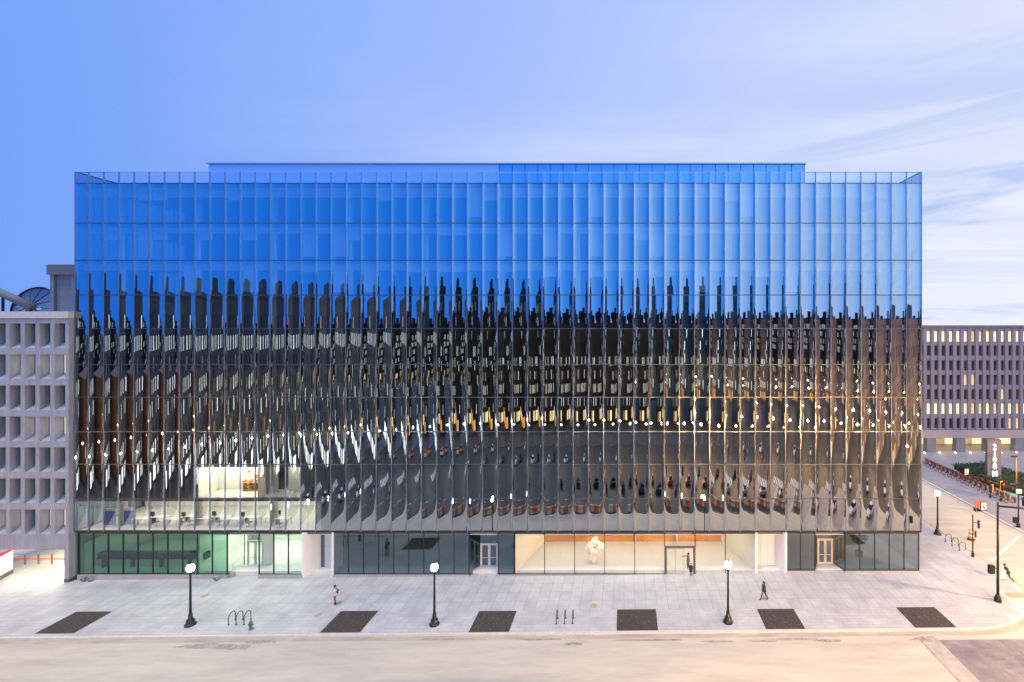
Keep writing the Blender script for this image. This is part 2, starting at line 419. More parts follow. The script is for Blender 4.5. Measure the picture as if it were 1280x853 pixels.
# pale roller blinds and ceilings in the top storeys
BLIND = mat('roller_blind', (0.6, 0.6, 0.6), 0.8, var=.04)
rb = random.Random(5)
nb = 0
for r in (7, 8, 9):
    for i in range(1, len(EDGE)-2):
        if rb.random() < .40 and nb < 70:
            h = rb.choice((.5, .8, 1.3, 3.0)); nb += 1
            h = min(h, LEV[r+1]-LEV[r]-.7)
            MB().box(EDGE[i]+.05, EDGE[i+1]-.05, .42, .44, LEV[r+1]-.36-h, LEV[r+1]-.36).build('roller_blind', BLIND, B)
for r in (7, 8, 9): MB().box(BX0+.3, BX1-.3, .62, .70, LEV[r+1]-.36-(.95 if r == 9 else .6), LEV[r+1]-.345).build('ceiling_bulkhead', BLIND, B)
# side and rear skins, roof and penthouse
def side_skin(x, sgn):
    m = MB()
    for k in range(17):
        y0, y1 = .25+k*(BY1-.25)/17, .25+(k+1)*(BY1-.25)/17
        for r in range(11): m.quad((x, y0+.03, LEV[r]+.05), (x, y1-.03, LEV[r]+.05), (x, y1-.03, LEV[r+1]-.05), (x, y0+.03, LEV[r+1]-.05))
    m.build('side_glass', SIDEGL, B)
    m = MB()
    for k in range(18):
        y = .25+k*(BY1-.25)/17; m.box(x-.05, x+.05, y-.03, y+.03, LEV[0], LEV[-1])
    m.build('side_mullions', ALU, B)
    m = MB()
    for z in LEV: m.box(x-.04, x+.04, .3, BY1, z-.06, z+.06)
    m.build('side_transoms', DARKMETAL, B)
side_skin(BX1, 1); side_skin(BX0, -1)
MB().box(BX0, BX1, BY1-.25, BY1, FLR, LEV[-1]).build('rear_wall', CONC, B)
ROOFM = mat('roof_membrane', (.5, .5, .5), .8, var=.1)
MB().box(BX0+.35, BX1-.15, .34, BY1-.3, LEV[10]+.035, LEV[10]+.08).build('roof', ROOFM, B)
PY = 6.0
def PX_(px): return (px-VPX)*(CAM_D+PY)/F_PX
pz = CAM_H+(VPY-205)*(CAM_D+PY)/F_PX
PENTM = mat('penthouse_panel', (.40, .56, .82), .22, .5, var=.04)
m = MB(); m.box(PX_(261), PX_(624)-.01, PY, BY1-2, LEV[10]+.08, pz-.06)
pt = m.build('penthouse', PENTM, B)
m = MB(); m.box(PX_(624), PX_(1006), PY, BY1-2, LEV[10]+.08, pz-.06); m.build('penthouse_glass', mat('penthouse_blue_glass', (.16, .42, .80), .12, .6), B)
m = MB()
for k in range(25):
    x = PX_(624)+.06+(PX_(1006)-PX_(624)-.12)*k/24; m.box(x-.025, x+.025, PY-.05, PY-.003, LEV[10]+.08, pz-.07)
m.build('penthouse_mullions', DARKMETAL, B)
MB().box(PX_(261)-.15, PX_(1006)+.15, PY-.2, BY1-1.9, pz-.055, pz+.06).build('penthouse_coping', ALU, B)

# ---- ground storey
ZT = LEV[0]-.09
sx = dict(a=X(97), b=X(283), c=X(323), d=X(378), e=X(416), f=X(586), g=X(622), h=X(643), i=X(945), j=X(983), k=X(1019), l=X(1057), n=X(1149))
def storefront(x0, x1, mat_, zb, step, y=.12, fr=DARKMETAL, plinth=True):
    n = max(1, round((x1-x0)/step)); w = (x1-x0)/n
    for q in range(n):
        MB().quad((x0+q*w+.03, y, zb), (x0+(q+1)*w-.03, y, zb), (x0+(q+1)*w-.03, y, ZT), (x0+q*w+.03, y, ZT)).build('storefront_pane', mat_, B)
    m = MB()
    for q in range(n+1):
        x = x0+q*w; m.box(x-.035, x+.035, y-.04, y+.10, zb, ZT)
    m.box(x0+.04, x1-.04, y-.03, y+.08, ZT-.07, ZT-.002)
    m.box(x0+.04, x1-.04, y-.03, y+.08, zb-.002, zb+.06)
    m.build('storefront_frame', fr, B)
    if plinth:
        MB().prism([(x0-.02, y-.12), (x1+.02, y-.12), (x1+.02, y+.5), (x0-.02, y+.5)], lambda x: gz(x)-.1, zb-.004).build('plinth', GRANITE, B)
gb1 = Z(718.7); gb2 = Z(713.9)
storefront(sx['a'], sx['b'], GREENGL, gb1, 1.54)
storefront(sx['c'], sx['d'], PALEGREEN, gb1, 1.54)
storefront(sx['e'], sx['f'], DARKGL, gb1, 1.54)
storefront(sx['g']+.05, sx['h'], DARKGL, gb1, 1.7)
LOB0 = X(831); LOB1 = X(869)
storefront(sx['h'], LOB0, CLEAR, gb1, 3.05)
storefront(LOB1, sx['i'], CLEAR, gb1, 3.05)
storefront(sx['j'], sx['k'], DARKGL, gb2, 1.54)
storefront(sx['l'], sx['n'], DARKGL, gb2, 1.54)
# splayed panes beside the entrances
def pane_between(p, q, zb, mat_):
    MB().quad((p[0], p[1], zb), (q[0], q[1], zb), (q[0], q[1], ZT), (p[0], p[1], ZT)).build('entrance_side_pane', mat_, B)
    m = MB(); m.tube((p[0], p[1], zb), (p[0], p[1], ZT), .04, n=4); m.tube((q[0], q[1], zb), (q[0], q[1], ZT), .04, n=4); m.tube((p[0], p[1], zb), (q[0], q[1], zb), .04, n=4)
    m.build('entrance_side_frame', DARKMETAL, B)
DY = 1.7
pane_between((sx['f']+.03, .14), (-15.15, DY), gb1-.25, DARKGL)
pane_between((22.02, DY), (sx['l']-.03, .14), gb2, DARKGL)
pane_between((sx['b']+.03, .14), (sx['b']+.15, 2.2), gb1, PALEGREEN)
pane_between((sx['k']+.03, .14), (20.2, DY), gb2, DARKGL)
pane_between((-13.2, DY), (sx['g']+.02, .14), gb1-.25, DARKGL)
# soffit + ground-floor slab and back walls
MB().box(BX0+.2, BX1-.2, .30, 11.9, LEV[0]-.42, LEV[0]-.36).build('soffit', WHITEPANEL, B)
MB().prism([(BX0+.2, .62), (BX1-.2, .62), (BX1-.2, 11.9), (BX0+.2, 11.9)], lambda x: gz(x)-.1, lambda x: max(gz(x)+.02, -.10)).build('ground_floor', TERRAZZO, B)
def double_door(x0, x1, y, z0, z1, frame, glassm, label=None):
    fr = MB(); t = .07
    fr.box(x0, x0+t, y-.05, y+.05, z0, z1); fr.box(x1-t, x1, y-.05, y+.05, z0, z1); fr.box(x0+t, x1-t, y-.05, y+.05, z1-t, z1)
    fr.build('door_frame', frame, B)
    xm = (x0+x1)/2
    for a, b, hx in ((x0+t+.01, xm-.008, xm-.12), (xm+.008, x1-t-.01, xm+.12)):
        lf = MB(); s = .13; yy = (y-.028, y+.028)
        lf.box(a, a+s, *yy, z0+.015, z1-t-.01); lf.box(b-s, b, *yy, z0+.015, z1-t-.01)
        lf.box(a+s, b-s, *yy, z1-t-.01-s, z1-t-.01); lf.box(a+s, b-s, *yy, z0+.015, z0+.27); lf.box(a+s, b-s, *yy, z0+1.02, z0+1.09)
        d = lf.build('door', frame, B)
        MB().quad((a+s, y, z0+.27), (b-s, y, z0+.27), (b-s, y, z1-t-.01-s), (a+s, y, z1-t-.01-s)).build('pane', glassm, d)
        h = MB(); h.tube((hx, y-.09, z0+.8), (hx, y-.09, z0+1.35), .015); h.tube((hx, y-.09, z0+.85), (hx, y-.03, z0+.85), .012); h.tube((hx, y-.09, z0+1.3), (hx, y-.03, z0+1.3), .012)
        h.build('handle', ALU, d)
    MB().quad((x0, y, z1+.03), (x1, y, z1+.03), (x1, y, ZT), (x0, y, ZT)).build('transom_pane', DARKGL, B)
WHITEDOOR = mat('pale_door_frame', (.66, .64, .62), .4, var=.02)
BEIGEDOOR = mat('beige_door_frame', (.60, .52, .47), .4, var=.02)
double_door(-15.1, -13.2, DY, gz(-14)+.03, 2.35, WHITEDOOR, DARKGL)
double_door(20.3, 21.95, DY, gz(21)+.03, 2.86, BEIGEDOOR, DARKGL)
double_door(-39.95, -38.2, 2.2, gz(-39)+.06, 2.4, mat('grey_door_frame', (.5, .52, .5), .4), PALEGREEN)
MB().box(-38.15, sx['c']-.02, 2.15, 2.25, gz(-38)+.02, ZT).build('entrance_wall', WHITEPANEL, B)
MB().box(sx['b']+.1, sx['b']+.45, .3, 2.1, gz(-40), gz(-40)+.42).build('ramp_upstand', GRANITE, B)
m = MB(); m.path([(sx['b']+.3, .35, gz(-40)+1.25), (sx['b']+.3, 2.0, gz(-40)+1.45)], .03); m.tube((sx['b']+.3, .5, gz(-40)+.4), (sx['b']+.3, .5, gz(-40)+1.28), .025); m.tube((sx['b']+.3, 1.9, gz(-40)+.4), (sx['b']+.3, 1.9, gz(-40)+1.45), .025)
m.build('handrail', STEEL, B)
# revolving/sliding lobby doors
DL = MB(); y = .12; z0 = gb1-.02; zt = Z(683.5)
for x in (LOB0+.10, LOB1-.10): DL.box(x-.09, x+.09, y-.06, y+.10, z0, zt+.02)
DL.box(LOB0+.20, LOB1-.20, y-.06, y+.10, zt-.18, zt+.02); DL.build('lobby_door_frame', mat('grey_bronze', (.12, .115, .11), .4, .6), B)
MB().quad((LOB0+.04, y, zt+.04), (LOB1-.04, y, zt+.04), (LOB1-.04, y, ZT), (LOB0+.04, y, ZT)).build('transom_pane', CLEAR, B)
wd = (LOB1-LOB0-.4)/3
for q in (0, 1):
    lf = MB(); a = LOB0+.2+q*wd; b = a+wd-.01; lf.box(a, a+.04, y-.02, y+.02, z0, zt-.19); lf.box(b-.04, b, y-.02, y+.02, z0, zt-.19); lf.box(a+.04, b-.04, y-.02, y+.02, zt-.25, zt-.19); lf.box(a+.04, b-.04, y-.02, y+.02, z0, z0+.12)
    d = lf.build('door', ALU, B); MB().quad((a+.04, y, z0+.12), (b-.04, y, z0+.12), (b-.04, y, zt-.25), (a+.04, y, zt-.25)).build('pane', CLEAR, d)
MB().box(LOB0+.02, LOB1-.02, -.02, .6, gz(7)-.1, gb1-.03).build('threshold', ALU, B)
# lobby room
LX0, LX1, LY = sx['h']+.1, sx['i']-.1, 7.1
bx0, bx1 = -9.2, 11.3
m = MB(); m.prism([(LX0, .64), (LX1, .64), (bx1, LY), (bx0, LY)], -.08, gb1+.02); m.build('lobby_floor', mat('lobby_stone', (.74, .73, .66), .22, var=.03, vscale=1.5), B)
MB().box(bx0, bx1, LY, LY+.15, gb1, ZT-.4).build('lobby_wood_wall', WOOD, B)
MB().prism([(LX0-.12, .25), (LX0, .25), (bx0, LY), (bx0-.12, LY)], gb1, ZT-.28).build('lobby_side_wall', CREAM, B)
MB().prism([(LX1, .25), (LX1+.12, .25), (bx1+.12, LY), (bx1, LY)], gb1, ZT-.28).build('lobby_side_wall', CREAM, B)
for px in (794, 906, 846):
    xx = (px-VPX)*(CAM_D+6.97)/F_PX
    MB().tube((xx, 6.97, gb1), (xx, 6.97, ZT-.4), .12, n=14).build('lobby_column', WHITEPANEL, B, smooth=True)
LIGHTW = emis('ceiling_light_warm', (1.0, .92, .76), 6.8)
LIGHTN = emis('ceiling_light_neutral', (1.0, .95, .82), 26.0)
LIGHTG = emis('ceiling_light_cool', (.92, 1.0, .88), 7.0)
m = MB()
for k in range(8):
    x0 = LX0+1.5+k*2.8; m.box(x0, x0+1.9, .8, 1.5, ZT-.34, ZT-.30); m.box(x0, x0+1.9, 3.2, 4.0, ZT-.34, ZT-.30); m.box(x0, x0+1.9, 5.6, 6.2, ZT-.34, ZT-.30)
m.build('lobby_ceiling_lights', LIGHTW, B)
# alcoves
def alcove(x0, x1, ix0, ix1, dep, mat_):
    z0 = gz((x0+x1)/2)
    MB().prism([(x0-.15, .02), (x0+.06, .02), (ix0+.06, dep), (ix0-.15, dep)], lambda x: gz(x)-.05, ZT).build('alcove_wall', mat_, B)
    MB().prism([(x1-.06, .02), (x1+.15, .02), (ix1+.15, dep), (ix1-.06, dep)], lambda x: gz(x)-.05, ZT).build('alcove_wall', mat_, B)
    MB().prism([(ix0-.15, dep+.003), (ix1+.15, dep+.003), (ix1+.15, dep+.2), (ix0-.15, dep+.2)], lambda x: gz(x)-.05, ZT).build('alcove_back', mat_, B)
    m = MB()
    for q in (1, 2): xx = ix0+(ix1-ix0)*q/3; m.box(xx-.01, xx+.01, dep-.008, dep, z0+.02, ZT-.02)
    m.box(ix0+.1, ix1-.1, dep-.006, dep-.001, z0+2.5, z0+2.52)
    m.build('panel_joints', STEEL, B)
alcove(sx['d']+.08, sx['e']-.08, sx['d']+.95, sx['e']-.08, 1.5, WHITEPANEL)
alcove(sx['i']+.08, sx['j']-.08, sx['i']+.08, 15.8, 1.5, WHITEPANEL)
m = MB(); m.box(sx['d']+1.0, sx['d']+1.35, 1.44, 1.495, gz(-31), ZT-.05); m.build('alcove_door', mat('dark_grey_door', (.12, .12, .13), .5), B)
# left rooms
m = MB(); m.box(sx['a']-.1, sx['e'], 8.0, 8.2, FLR-.5, ZT-.36); m.build('shop_back_wall', mat('pale_green_wall', (.55, .62, .55), .7, var=.03), B)
m = MB(); m.box(sx['b']-3.6, sx['b']-3.45, .9, 7.9, FLR, ZT-.36); m.build('partition', OFFICEWALL, B)
m = MB(); m.box(sx['d']+.2, sx['d']+.35, 1.8, 8, FLR, ZT-.36); m.build('partition', OFFICEWALL, B)
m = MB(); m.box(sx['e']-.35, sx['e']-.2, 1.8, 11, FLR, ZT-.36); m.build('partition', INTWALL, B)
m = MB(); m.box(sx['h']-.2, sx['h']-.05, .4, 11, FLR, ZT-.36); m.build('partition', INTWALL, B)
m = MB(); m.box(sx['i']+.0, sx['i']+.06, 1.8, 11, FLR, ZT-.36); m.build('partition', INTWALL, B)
m = MB()
for k in range(4): m.box(sx['a']+1+k*3, sx['a']+2.2+k*3, 5.5, 6.2, ZT-.42, ZT-.37)
m.build('shop_ceiling_lights', emis('ceiling_light_dim', (.85, 1, .88), 9.0), B)
m = MB()
for k in range(6): m.box(sx['b']-3.2+k*1.9, sx['b']-2.0+k*1.9, 3.2, 6.6, ZT-.42, ZT-.37)
m.build('entry_ceiling_lights', LIGHTG, B)
# lit office storeys at the lower left: lights, white edge strip, partitions
OX1 = X(398)
m = MB()
for k in range(13): m.box(BX0+1+k*1.9, BX0+2.2+k*1.9, 1.2, 1.6, LEV[1]-.40, LEV[1]-.345); m.box(BX0+1+k*1.9, BX0+2.2+k*1.9, 4.4, 5.0, LEV[1]-.40, LEV[1]-.345)
m.build('office_ceiling_lights', LIGHTN, B)
MB().box(BX0+.2, OX1, .36, .62, LEV[0]+.04, LEV[0]+.09).build('perimeter_sill', WHITEPANEL, B)
MB().box(BX0+.2, OX1+.3, 7.0, 7.15, LEV[0]+.04, LEV[1]-.35).build('office_back_wall', OFFICEWALL, B)
MB().box(OX1, OX1+.12, .5, 7.0, LEV[0]+.04, LEV[1]-.35).build('office_partition', OFFICEWALL, B)
RX0, RX1, RX2 = X(243), X(318), X(372)
m = MB()
for k in range(4): m.box(RX0+.4+k*1.5, RX0+1.5+k*1.5, .9, 2.4, LEV[2]-.40, LEV[2]-.345)
for k in range(2): m.box(RX2-2.3+k*1.2, RX2-1.5+k*1.2, 1.0, 1.6, LEV[2]-.40, LEV[2]-.345)
m.build('meeting_room_lights', emis('ceiling_light_meeting', (1, .9, .72), 26.0), B)
MB().box(RX0, RX1+.1, 2.9, 3.0, LEV[1]+.04, LEV[2]-.35).build('meeting_room_wall', OFFICEWALL, B)
MB().box(RX0-.1, RX0, .5, 3.0, LEV[1]+.04, LEV[2]-.35).build('meeting_room_wall', OFFICEWALL, B)
MB().box(RX1, RX1+.1, .5, 2.9, LEV[1]+.04, LEV[2]-.35).build('meeting_room_wall', OFFICEWALL, B)
MB().box(RX2-2.6, RX2, 2.4, 2.5, LEV[1]+.04, LEV[2]-.35).build('meeting_room_wall', OFFICEWALL, B)
MB().box(RX2, RX2+.1, .5, 2.4, LEV[1]+.04, LEV[2]-.35).build('meeting_room_wall', OFFICEWALL, B)
MB().box(BX0+.3, OX1, .66, 6.98, LEV[0]+.034, LEV[0]+.038).build('office_floor', CARPET, B)
MB().box(RX0, RX2, .45, 2.88, LEV[1]+.034, LEV[1]+.038).build('office_floor', CARPET, B)
# small orange and white postings on the meeting room wall
m = MB(); rr = random.Random(12)
for k in range(9):
    x = RX1-.3-rr.random()*2.6; z = LEV[1]+.3+rr.random()*1.6; m.box(x, x+rr.uniform(.2, .5), 2.86, 2.897, z, z+rr.uniform(.2, .4))
m.build('pinboard_cards', mat('orange_card', (.62, .16, .05), .7), B)

# ------------------------------------------------------------------ furniture seen through the glass
def desk(name, label, x, y, z, w=1.5, screen=None, group=None):
    t = thing(name, label, 'desk', (x, y, z), group)
    MB().box(x-w/2, x+w/2, y-.38, y+.38, z+.71, z+.75).build('desktop', mat('white_laminate', (.72, .72, .7), .35), t)
    for sx_ in (-1, 1):
        for sy in (-1, 1): MB().box(x+sx_*(w/2-.06)-.025, x+sx_*(w/2-.06)+.025, y+sy*.32-.025, y+sy*.32+.025, z, z+.71).build('leg', ALU, t)
    return t
def task_chair():
    t = thing('task_chair', '', 'chair')
    M_ = mat('black_chair_fabric', (.02, .02, .022), .8)
    MB().box(-.24, .24, -.24, .24, .44, .52).build('seat', M_, t, bevel=.03)
    MB().box(-.22, .22, .22, .28, .55, 1.02).build('backrest', M_, t, bevel=.03)
    m = MB(); m.tube((0, 0, .08), (0, 0, .44), .03)
    for k in range(5): a = 2*PI*k/5; m.tube((0, 0, .1), (.28*math.cos(a), .28*math.sin(a), .05), .02)
    m.tube((0, .2, .48), (0, .25, .6), .025)
    m.build('base', BLACKIRON, t)
    return t
zo = LEV[0]+.04
tc0 = task_chair(); first = True
spots = [(-50.6, 1.6), (-48.9, 2.0), (-47.2, 1.5), (-45.6, 2.2), (-44.1, 1.7), (-42.4, 2.1), (-40.9, 1.5), (-39.2, 1.9), (-37.4, 2.0), (-35.8, 1.6)]
dn = ['beside the blue screens', 'left of the black chairs cluster', 'under the brown shelf reflections', 'in the middle of the lit office', 'near the round column', 'below the meeting room', 'below the orange cards', 'at the dark gap', 'left of the cream partition', 'nearest the cream partition']
for k, (x, y) in enumerate(spots):
    desk('desk', 'white office desk on the lit first storey, ' + dn[k], x, y, zo)
    c = tc0 if first else dup(tc0, (0, 0, 0)); first = False
    place(c, (x+.2, y-.75 if k % 2 else y+.75, zo), 0 if k % 2 == 0 else PI)
    c['label'] = 'black office chair drawn up to the white desk ' + dn[k]; c['group'] = 'office chairs behind the glass'
BLUE = mat('blue_screen_fabric', (.03, .10, .52), .7)
for k, (x0, x1, y) in enumerate(((-54.2, -53.0, 1.3), (-52.4, -51.2, 1.5))):
    t = thing('screen_partition', 'tall blue office screen %s the leftmost lit bays' % ('in the corner of' if k == 0 else 'standing free behind'), 'screen', ((x0+x1)/2, y, zo), 'blue office screens')
    MB().box(x0, x1, y, y+.06, zo+.12, zo+1.55).build('panel', BLUE, t)
    MB().box(x0, x1, y, y+.06, zo+1.56, zo+1.85).build('top_band', WHITEPANEL, t)
    for q in (x0+.1, x1-.1): MB().box(q-.03, q+.03, y-.15, y+.2, zo, zo+.11).build('foot', ALU, t)
t = thing('bookcase', 'orange shelf unit in the warm lit meeting room', 'bookcase', (RX1-1.6, 2.5, LEV[1]+.04))
zz = LEV[1]+.04
for q in range(3): MB().box(RX1-2.9, RX1-.2, 2.2, 2.75, zz+.12+q*.38, zz+.16+q*.38).build('shelf', WOOD, t)
for q in range(5): MB().box(RX1-2.9+q*.66, RX1-2.86+q*.66, 2.2, 2.75, zz, zz+1.1).build('upright', WOOD, t)
# dark bench in the green room
t = thing('display_counter', 'long dark counter just behind the green glass', 'counter', (-49, 1.6, FLR))
MB().box(-54.9, -43.6, 1.3, 1.9, .82, 1.50).build('body', mat('dark_counter', (.012, .015, .018), .5), t)
for x in (-54.5, -51.5, -48.5, -45.5, -44): MB().box(x-.12, x+.12, 1.45, 1.75, FLR-.5, .817).build('leg', mat('dark_counter_leg', (.05, .06, .06), .5), t)
# lobby sculpture
t = thing('lobby_sculpture', 'knobbly white boulder sculpture standing in the bright lobby', 'sculpture', (-3.2, 2.2, gb1+.02))
m = MB(); rr = random.Random(31)
SC = mat('rough_white_plaster', (.80, .77, .66), .85, var=.12, vscale=4, bump=.5, bscale=6)
for k in range(44):
    u = rr.uniform(-1, 1); a = rr.uniform(0, 2*PI); q = math.sqrt(1-u*u)*rr.uniform(.45, 1)
    zc = gb1+1.60+u*1.0; w = .80*(1 if u > -.2 else .62)
    if u > .1 and math.cos(a) > .3: zc -= .35; w *= 1.25
    m.blob((-3.2+q*w*math.cos(a)+.10*u, 2.2+q*w*.7*math.sin(a), zc), rr.uniform(.15, .34), 2, .42, 2.6, k, (1, 1, rr.uniform(.9, 1.4)))
m.build('boulder', SC, t)
MB().box(-3.35, -3.05, 2.05, 2.35, gb1+.022, gb1+.75).build('base_block', SC, t)

# ------------------------------------------------------------------ concrete building on the left
LB = thing('concrete_office_building', 'grey concrete building with deep square window grid at the left edge', 'building', (-60, -.4, gz(-60)))
LY0 = -.4; LXR = -55.92; SC_L = F_PX/(CAM_D+LY0)
def ZL(py): return CAM_H+(VPY-py)/SC_L
zr = ZL(389.5); pitch = 18.6/SC_L; cw = 13.75/SC_L; rp = 38.75/SC_L; ch = 31.0/SC_L
x_r = (81.5-VPX)/SC_L; nx = 8; DEEP = .85
XL0 = x_r-nx*pitch-.6
m = MB()
tops = [ZL(404.5+38.75*k) for k in range(7)]
for k in range(nx+1):
    x1 = x_r-k*pitch+(pitch-cw); x0 = x_r-k*pitch
    if k == 0: x1 = LXR
    m.box(x0, x1, LY0, LY0+DEEP, tops[-1]-ch, tops[0])
for k in range(8):
    za = tops[k-1]-ch if k else ZL(398); zb = tops[k] if k < 7 else ZL(687)
    m.box(XL0, LXR-.006, LY0-.02, LY0+DEEP, zb+.003, za-.003)
    if k < 7 and k > -1:   # sloping sill in each recess
        for q in range(nx):
            xa = x_r-q*pitch-cw+.004; xb = x_r-q*pitch-.004; zs = tops[k]-ch
            m.quad((xa, LY0+.05, zs+.01), (xb, LY0+.05, zs+.01), (xb, LY0+DEEP, zs+.55), (xa, LY0+DEEP, zs+.55))
m.build('wall', CONC, LB)
MB().box(XL0, LXR-.02, LY0+DEEP+.08, 20, ZL(687), zr-.5).build('rear_block', CONC, LB)
MB().box(XL0, LXR+.03, LY0-.12, LY0+.9, ZL(398)+.003, zr).build('coping', mat('coping_concrete', (.5, .47, .45), .8, var=.08), LB)
MB().box(XL0, LXR, LY0+.9, 20, zr-.5, zr-.25).build('roof', ROOFM, LB)
WLIT = emis('lit_office_window', (1.0, .90, .70), 1.2)
WDARK = mat('dull_window_glass', (.10, .12, .16), .15, spec=.8)
WFR = mat('window_frame_grey', (.13, .13, .14), .5)
for k in range(7):
    for q in range(nx):
        xa = x_r-q*pitch-cw+.01; xb = x_r-q*pitch-.01; zb = tops[k]-ch+.5; zt = tops[k]-.02; yy = LY0+DEEP+.02
        lit = (k in (1, 3) and q < 4 and not (k == 3 and q == 3)) or (k == 6 and q < 5 and q != 2)
        w = MB().box(xa, xb, yy, yy+.05, zb, zt).build('window', WFR, LB)
        MB().quad((xa+.06, yy-.012, zb+.06), (xb-.06, yy-.012, zb+.06), (xb-.06, yy-.012, zt-.06), (xa+.06, yy-.012, zt-.06)).build('pane', WLIT if lit else WDARK, w)
# pier at the corner, lit driveway bay under the building
zg = gz(-58)
MB().box((80.5-VPX)/SC_L, LXR, LY0, LY0+1.4, zg+.35, ZL(687)-.003).build('corner_pier', CONC, LB)
MB().box((80.5-VPX)/SC_L-.02, LXR+.02, LY0-.02, LY0+1.42, zg-.3, zg+.347).build('pier_base', mat('dark_pier_base', (.08, .075, .08), .7), LB)
MB().box(XL0, LXR-.01, LY0+.9, 12.0, ZL(687)-.02, ZL(687)-.003).build('driveway_ceiling', WHITEPANEL, LB)
MB().box(XL0-3, LXR, 10, 10.2, zg-.5, ZL(687)-.03).build('driveway_back_wall', WHITEPANEL, LB)
MB().box(LXR-.3, LXR, LY0+1.45, 10, zg-.5, ZL(687)-.03).build('driveway_side_wall', WHITEPANEL, LB)
m = MB()
for k in range(3): m.box(-63.5+k*2.4, -61.8+k*2.4, 1.6, 2.1, ZL(687)-.09, ZL(687)-.03); m.box(-63.5+k*2.4, -61.8+k*2.4, 5.5, 6.3, ZL(687)-.09, ZL(687)-.03)
m.build('driveway_lights', emis('driveway_light', (1, .93, .74), 45.0), LB)
t = thing('guard_rail', 'low metal rail with orange stripe across the lit driveway bay', 'railing', (-60, 3.2, gz(-60)))
p0 = at(15, 706); p1 = at(80, 706)
for q in range(5):
    x = p0.x+(p1.x-p0.x)*q/4; MB().box(x-.05, x+.05, p0.y-.05, p0.y+.05, gz(x), gz(x)+1.05).build('post', mat('rust_post', (.22, .1, .06), .6), t)
MB().box(p0.x-.5, p1.x+.1, p0.y+.055, p0.y+.10, gz(-60)+.45, gz(-60)+.60).build('stripe_board', mat('orange_board', (.65, .22, .06), .6), t)
MB().box(p0.x-.5, p1.x+.1, p0.y-.05, p0.y+.05, gz(-60)+1.06, gz(-60)+1.12).build('top_rail', STEEL, t)
t = thing('ramp_wall', 'white ramp wall with red capping at the left edge', 'wall', (-63.6, .4, gz(-64)))
M_ = Matrix.Translation((-64.15, 1.5, gz(-64))) @ Matrix.Rotation(math.atan2(-1.7, -.1)+.4, 4, 'Z')
MB().box(0, 5, -.15, .15, .45, 2.4, M_).build('panel', WHITEPANEL, t)
MB().box(0, 5, -.17, .17, 0, .446, M_).build('base_band', mat('dark_pier_base', (.08, .075, .08)), t)
MB().box(0, 5, -.2, .2, 2.405, 2.52, M_).build('capping', mat('red_capping', (.5, .03, .04), .5), t)
# roof structures
pxs = F_PX/(CAM_D+3.0)
m = MB(); xa, xb = (64.5-VPX)/pxs, -55.95
zp0, zp1, zp2 = zr-.26, CAM_H+(VPY-344)/pxs, CAM_H+(VPY-331.5)/pxs
BLK = mat('rooftop_concrete', (.15, .17, .20), .8, var=.08)
ph = MB().box(xa, xb, 3.0, 9, zp0, zp1).build('rooftop_house', BLK, LB)
m = MB()
for q in range(3): x = xa+.12+(xb-xa-.3)*q/2.0*.86; m.box(x, x+.42, 2.75, 2.997, zp0, zp1-.01)
m.build('pilasters', BLK, ph)
MB().box(xa-.08, xb, 2.6, 9.05, zp1+.003, zp2).build('parapet_band', mat('rooftop_band', (.11, .12, .14), .8, var=.06), ph)
D = thing('satellite_dish', 'large dark ribbed dish frame tipped up on the left roof', 'satellite dish', (-62.5, 5, zr-.25))
dc = Vector(((42-VPX)*(CAM_D+5)/F_PX, 5.0, CAM_H+(VPY-384)*(CAM_D+5)/F_PX)); RR = 2.55
m = MB(); m.torus(dc, (.05, -1, .25), RR*.9, .10, 40, 6)
m.build('rim', BLACKIRON, D, smooth=True)
ax = Vector((.05, -1, .25)).normalized(); e1 = ax.orthogonal().normalized(); e2 = ax.cross(e1)
for k in range(12):
    a = 2*PI*k/12+.13; m = MB(); m.tube(dc+ax*.35, dc+(e1*math.cos(a)+e2*math.sin(a))*RR*.9, .055, .045, 6); m.build('rib', BLACKIRON, D)
m = MB(); k0 = 0
for k in range(24):
    a0, a1 = 2*PI*k/24, 2*PI*(k+1)/24
    for s0, s1 in ((.1, .5), (.5, .98)):
        f = lambda a, s: dc - ax*(.5*(1-s*s)+.06) + (e1*math.cos(a)+e2*math.sin(a))*RR*.9*s
        m.quad(f(a0, s0), f(a1, s0), f(a1, s1), f(a0, s1))
m.build('mesh_panel', mat('dish_mesh', (.16, .28, .48), .6, .3), D, smooth=True)
MB().tube(dc+ax*.0+Vector((0, .3, -.4)), (dc.x, 5.4, zr-.3), .22, n=10).build('mount', BLACKIRON, D)
dp = thing('roof_duct', 'thick grey duct slanting down beside the dish on the left roof', 'duct', (-65, 4.2, zr-.2))
q0 = Vector(((-10-VPX)*(CAM_D+4)/F_PX, 4.0, CAM_H+(VPY-361)*(CAM_D+4)/F_PX)); q1 = Vector(((40-VPX)*(CAM_D+4)/F_PX, 4.0, CAM_H+(VPY-384)*(CAM_D+4)/F_PX))
MB().tube(q0, q1, .42, n=14).build('pipe', mat('lagged_duct', (.13, .13, .14), .8, var=.2, vscale=5), dp, smooth=True)
MB().tube((q1.x-.1, q1.y, zr-.28), (q1.x-.1, q1.y, q1.z-.3), .12).build('support', BLACKIRON, dp)
MB().tube((q0.x+1.2, q0.y, zr-.28), (q0.x+1.2, q0.y, q0.z-.6), .12).build('support', BLACKIRON, dp)

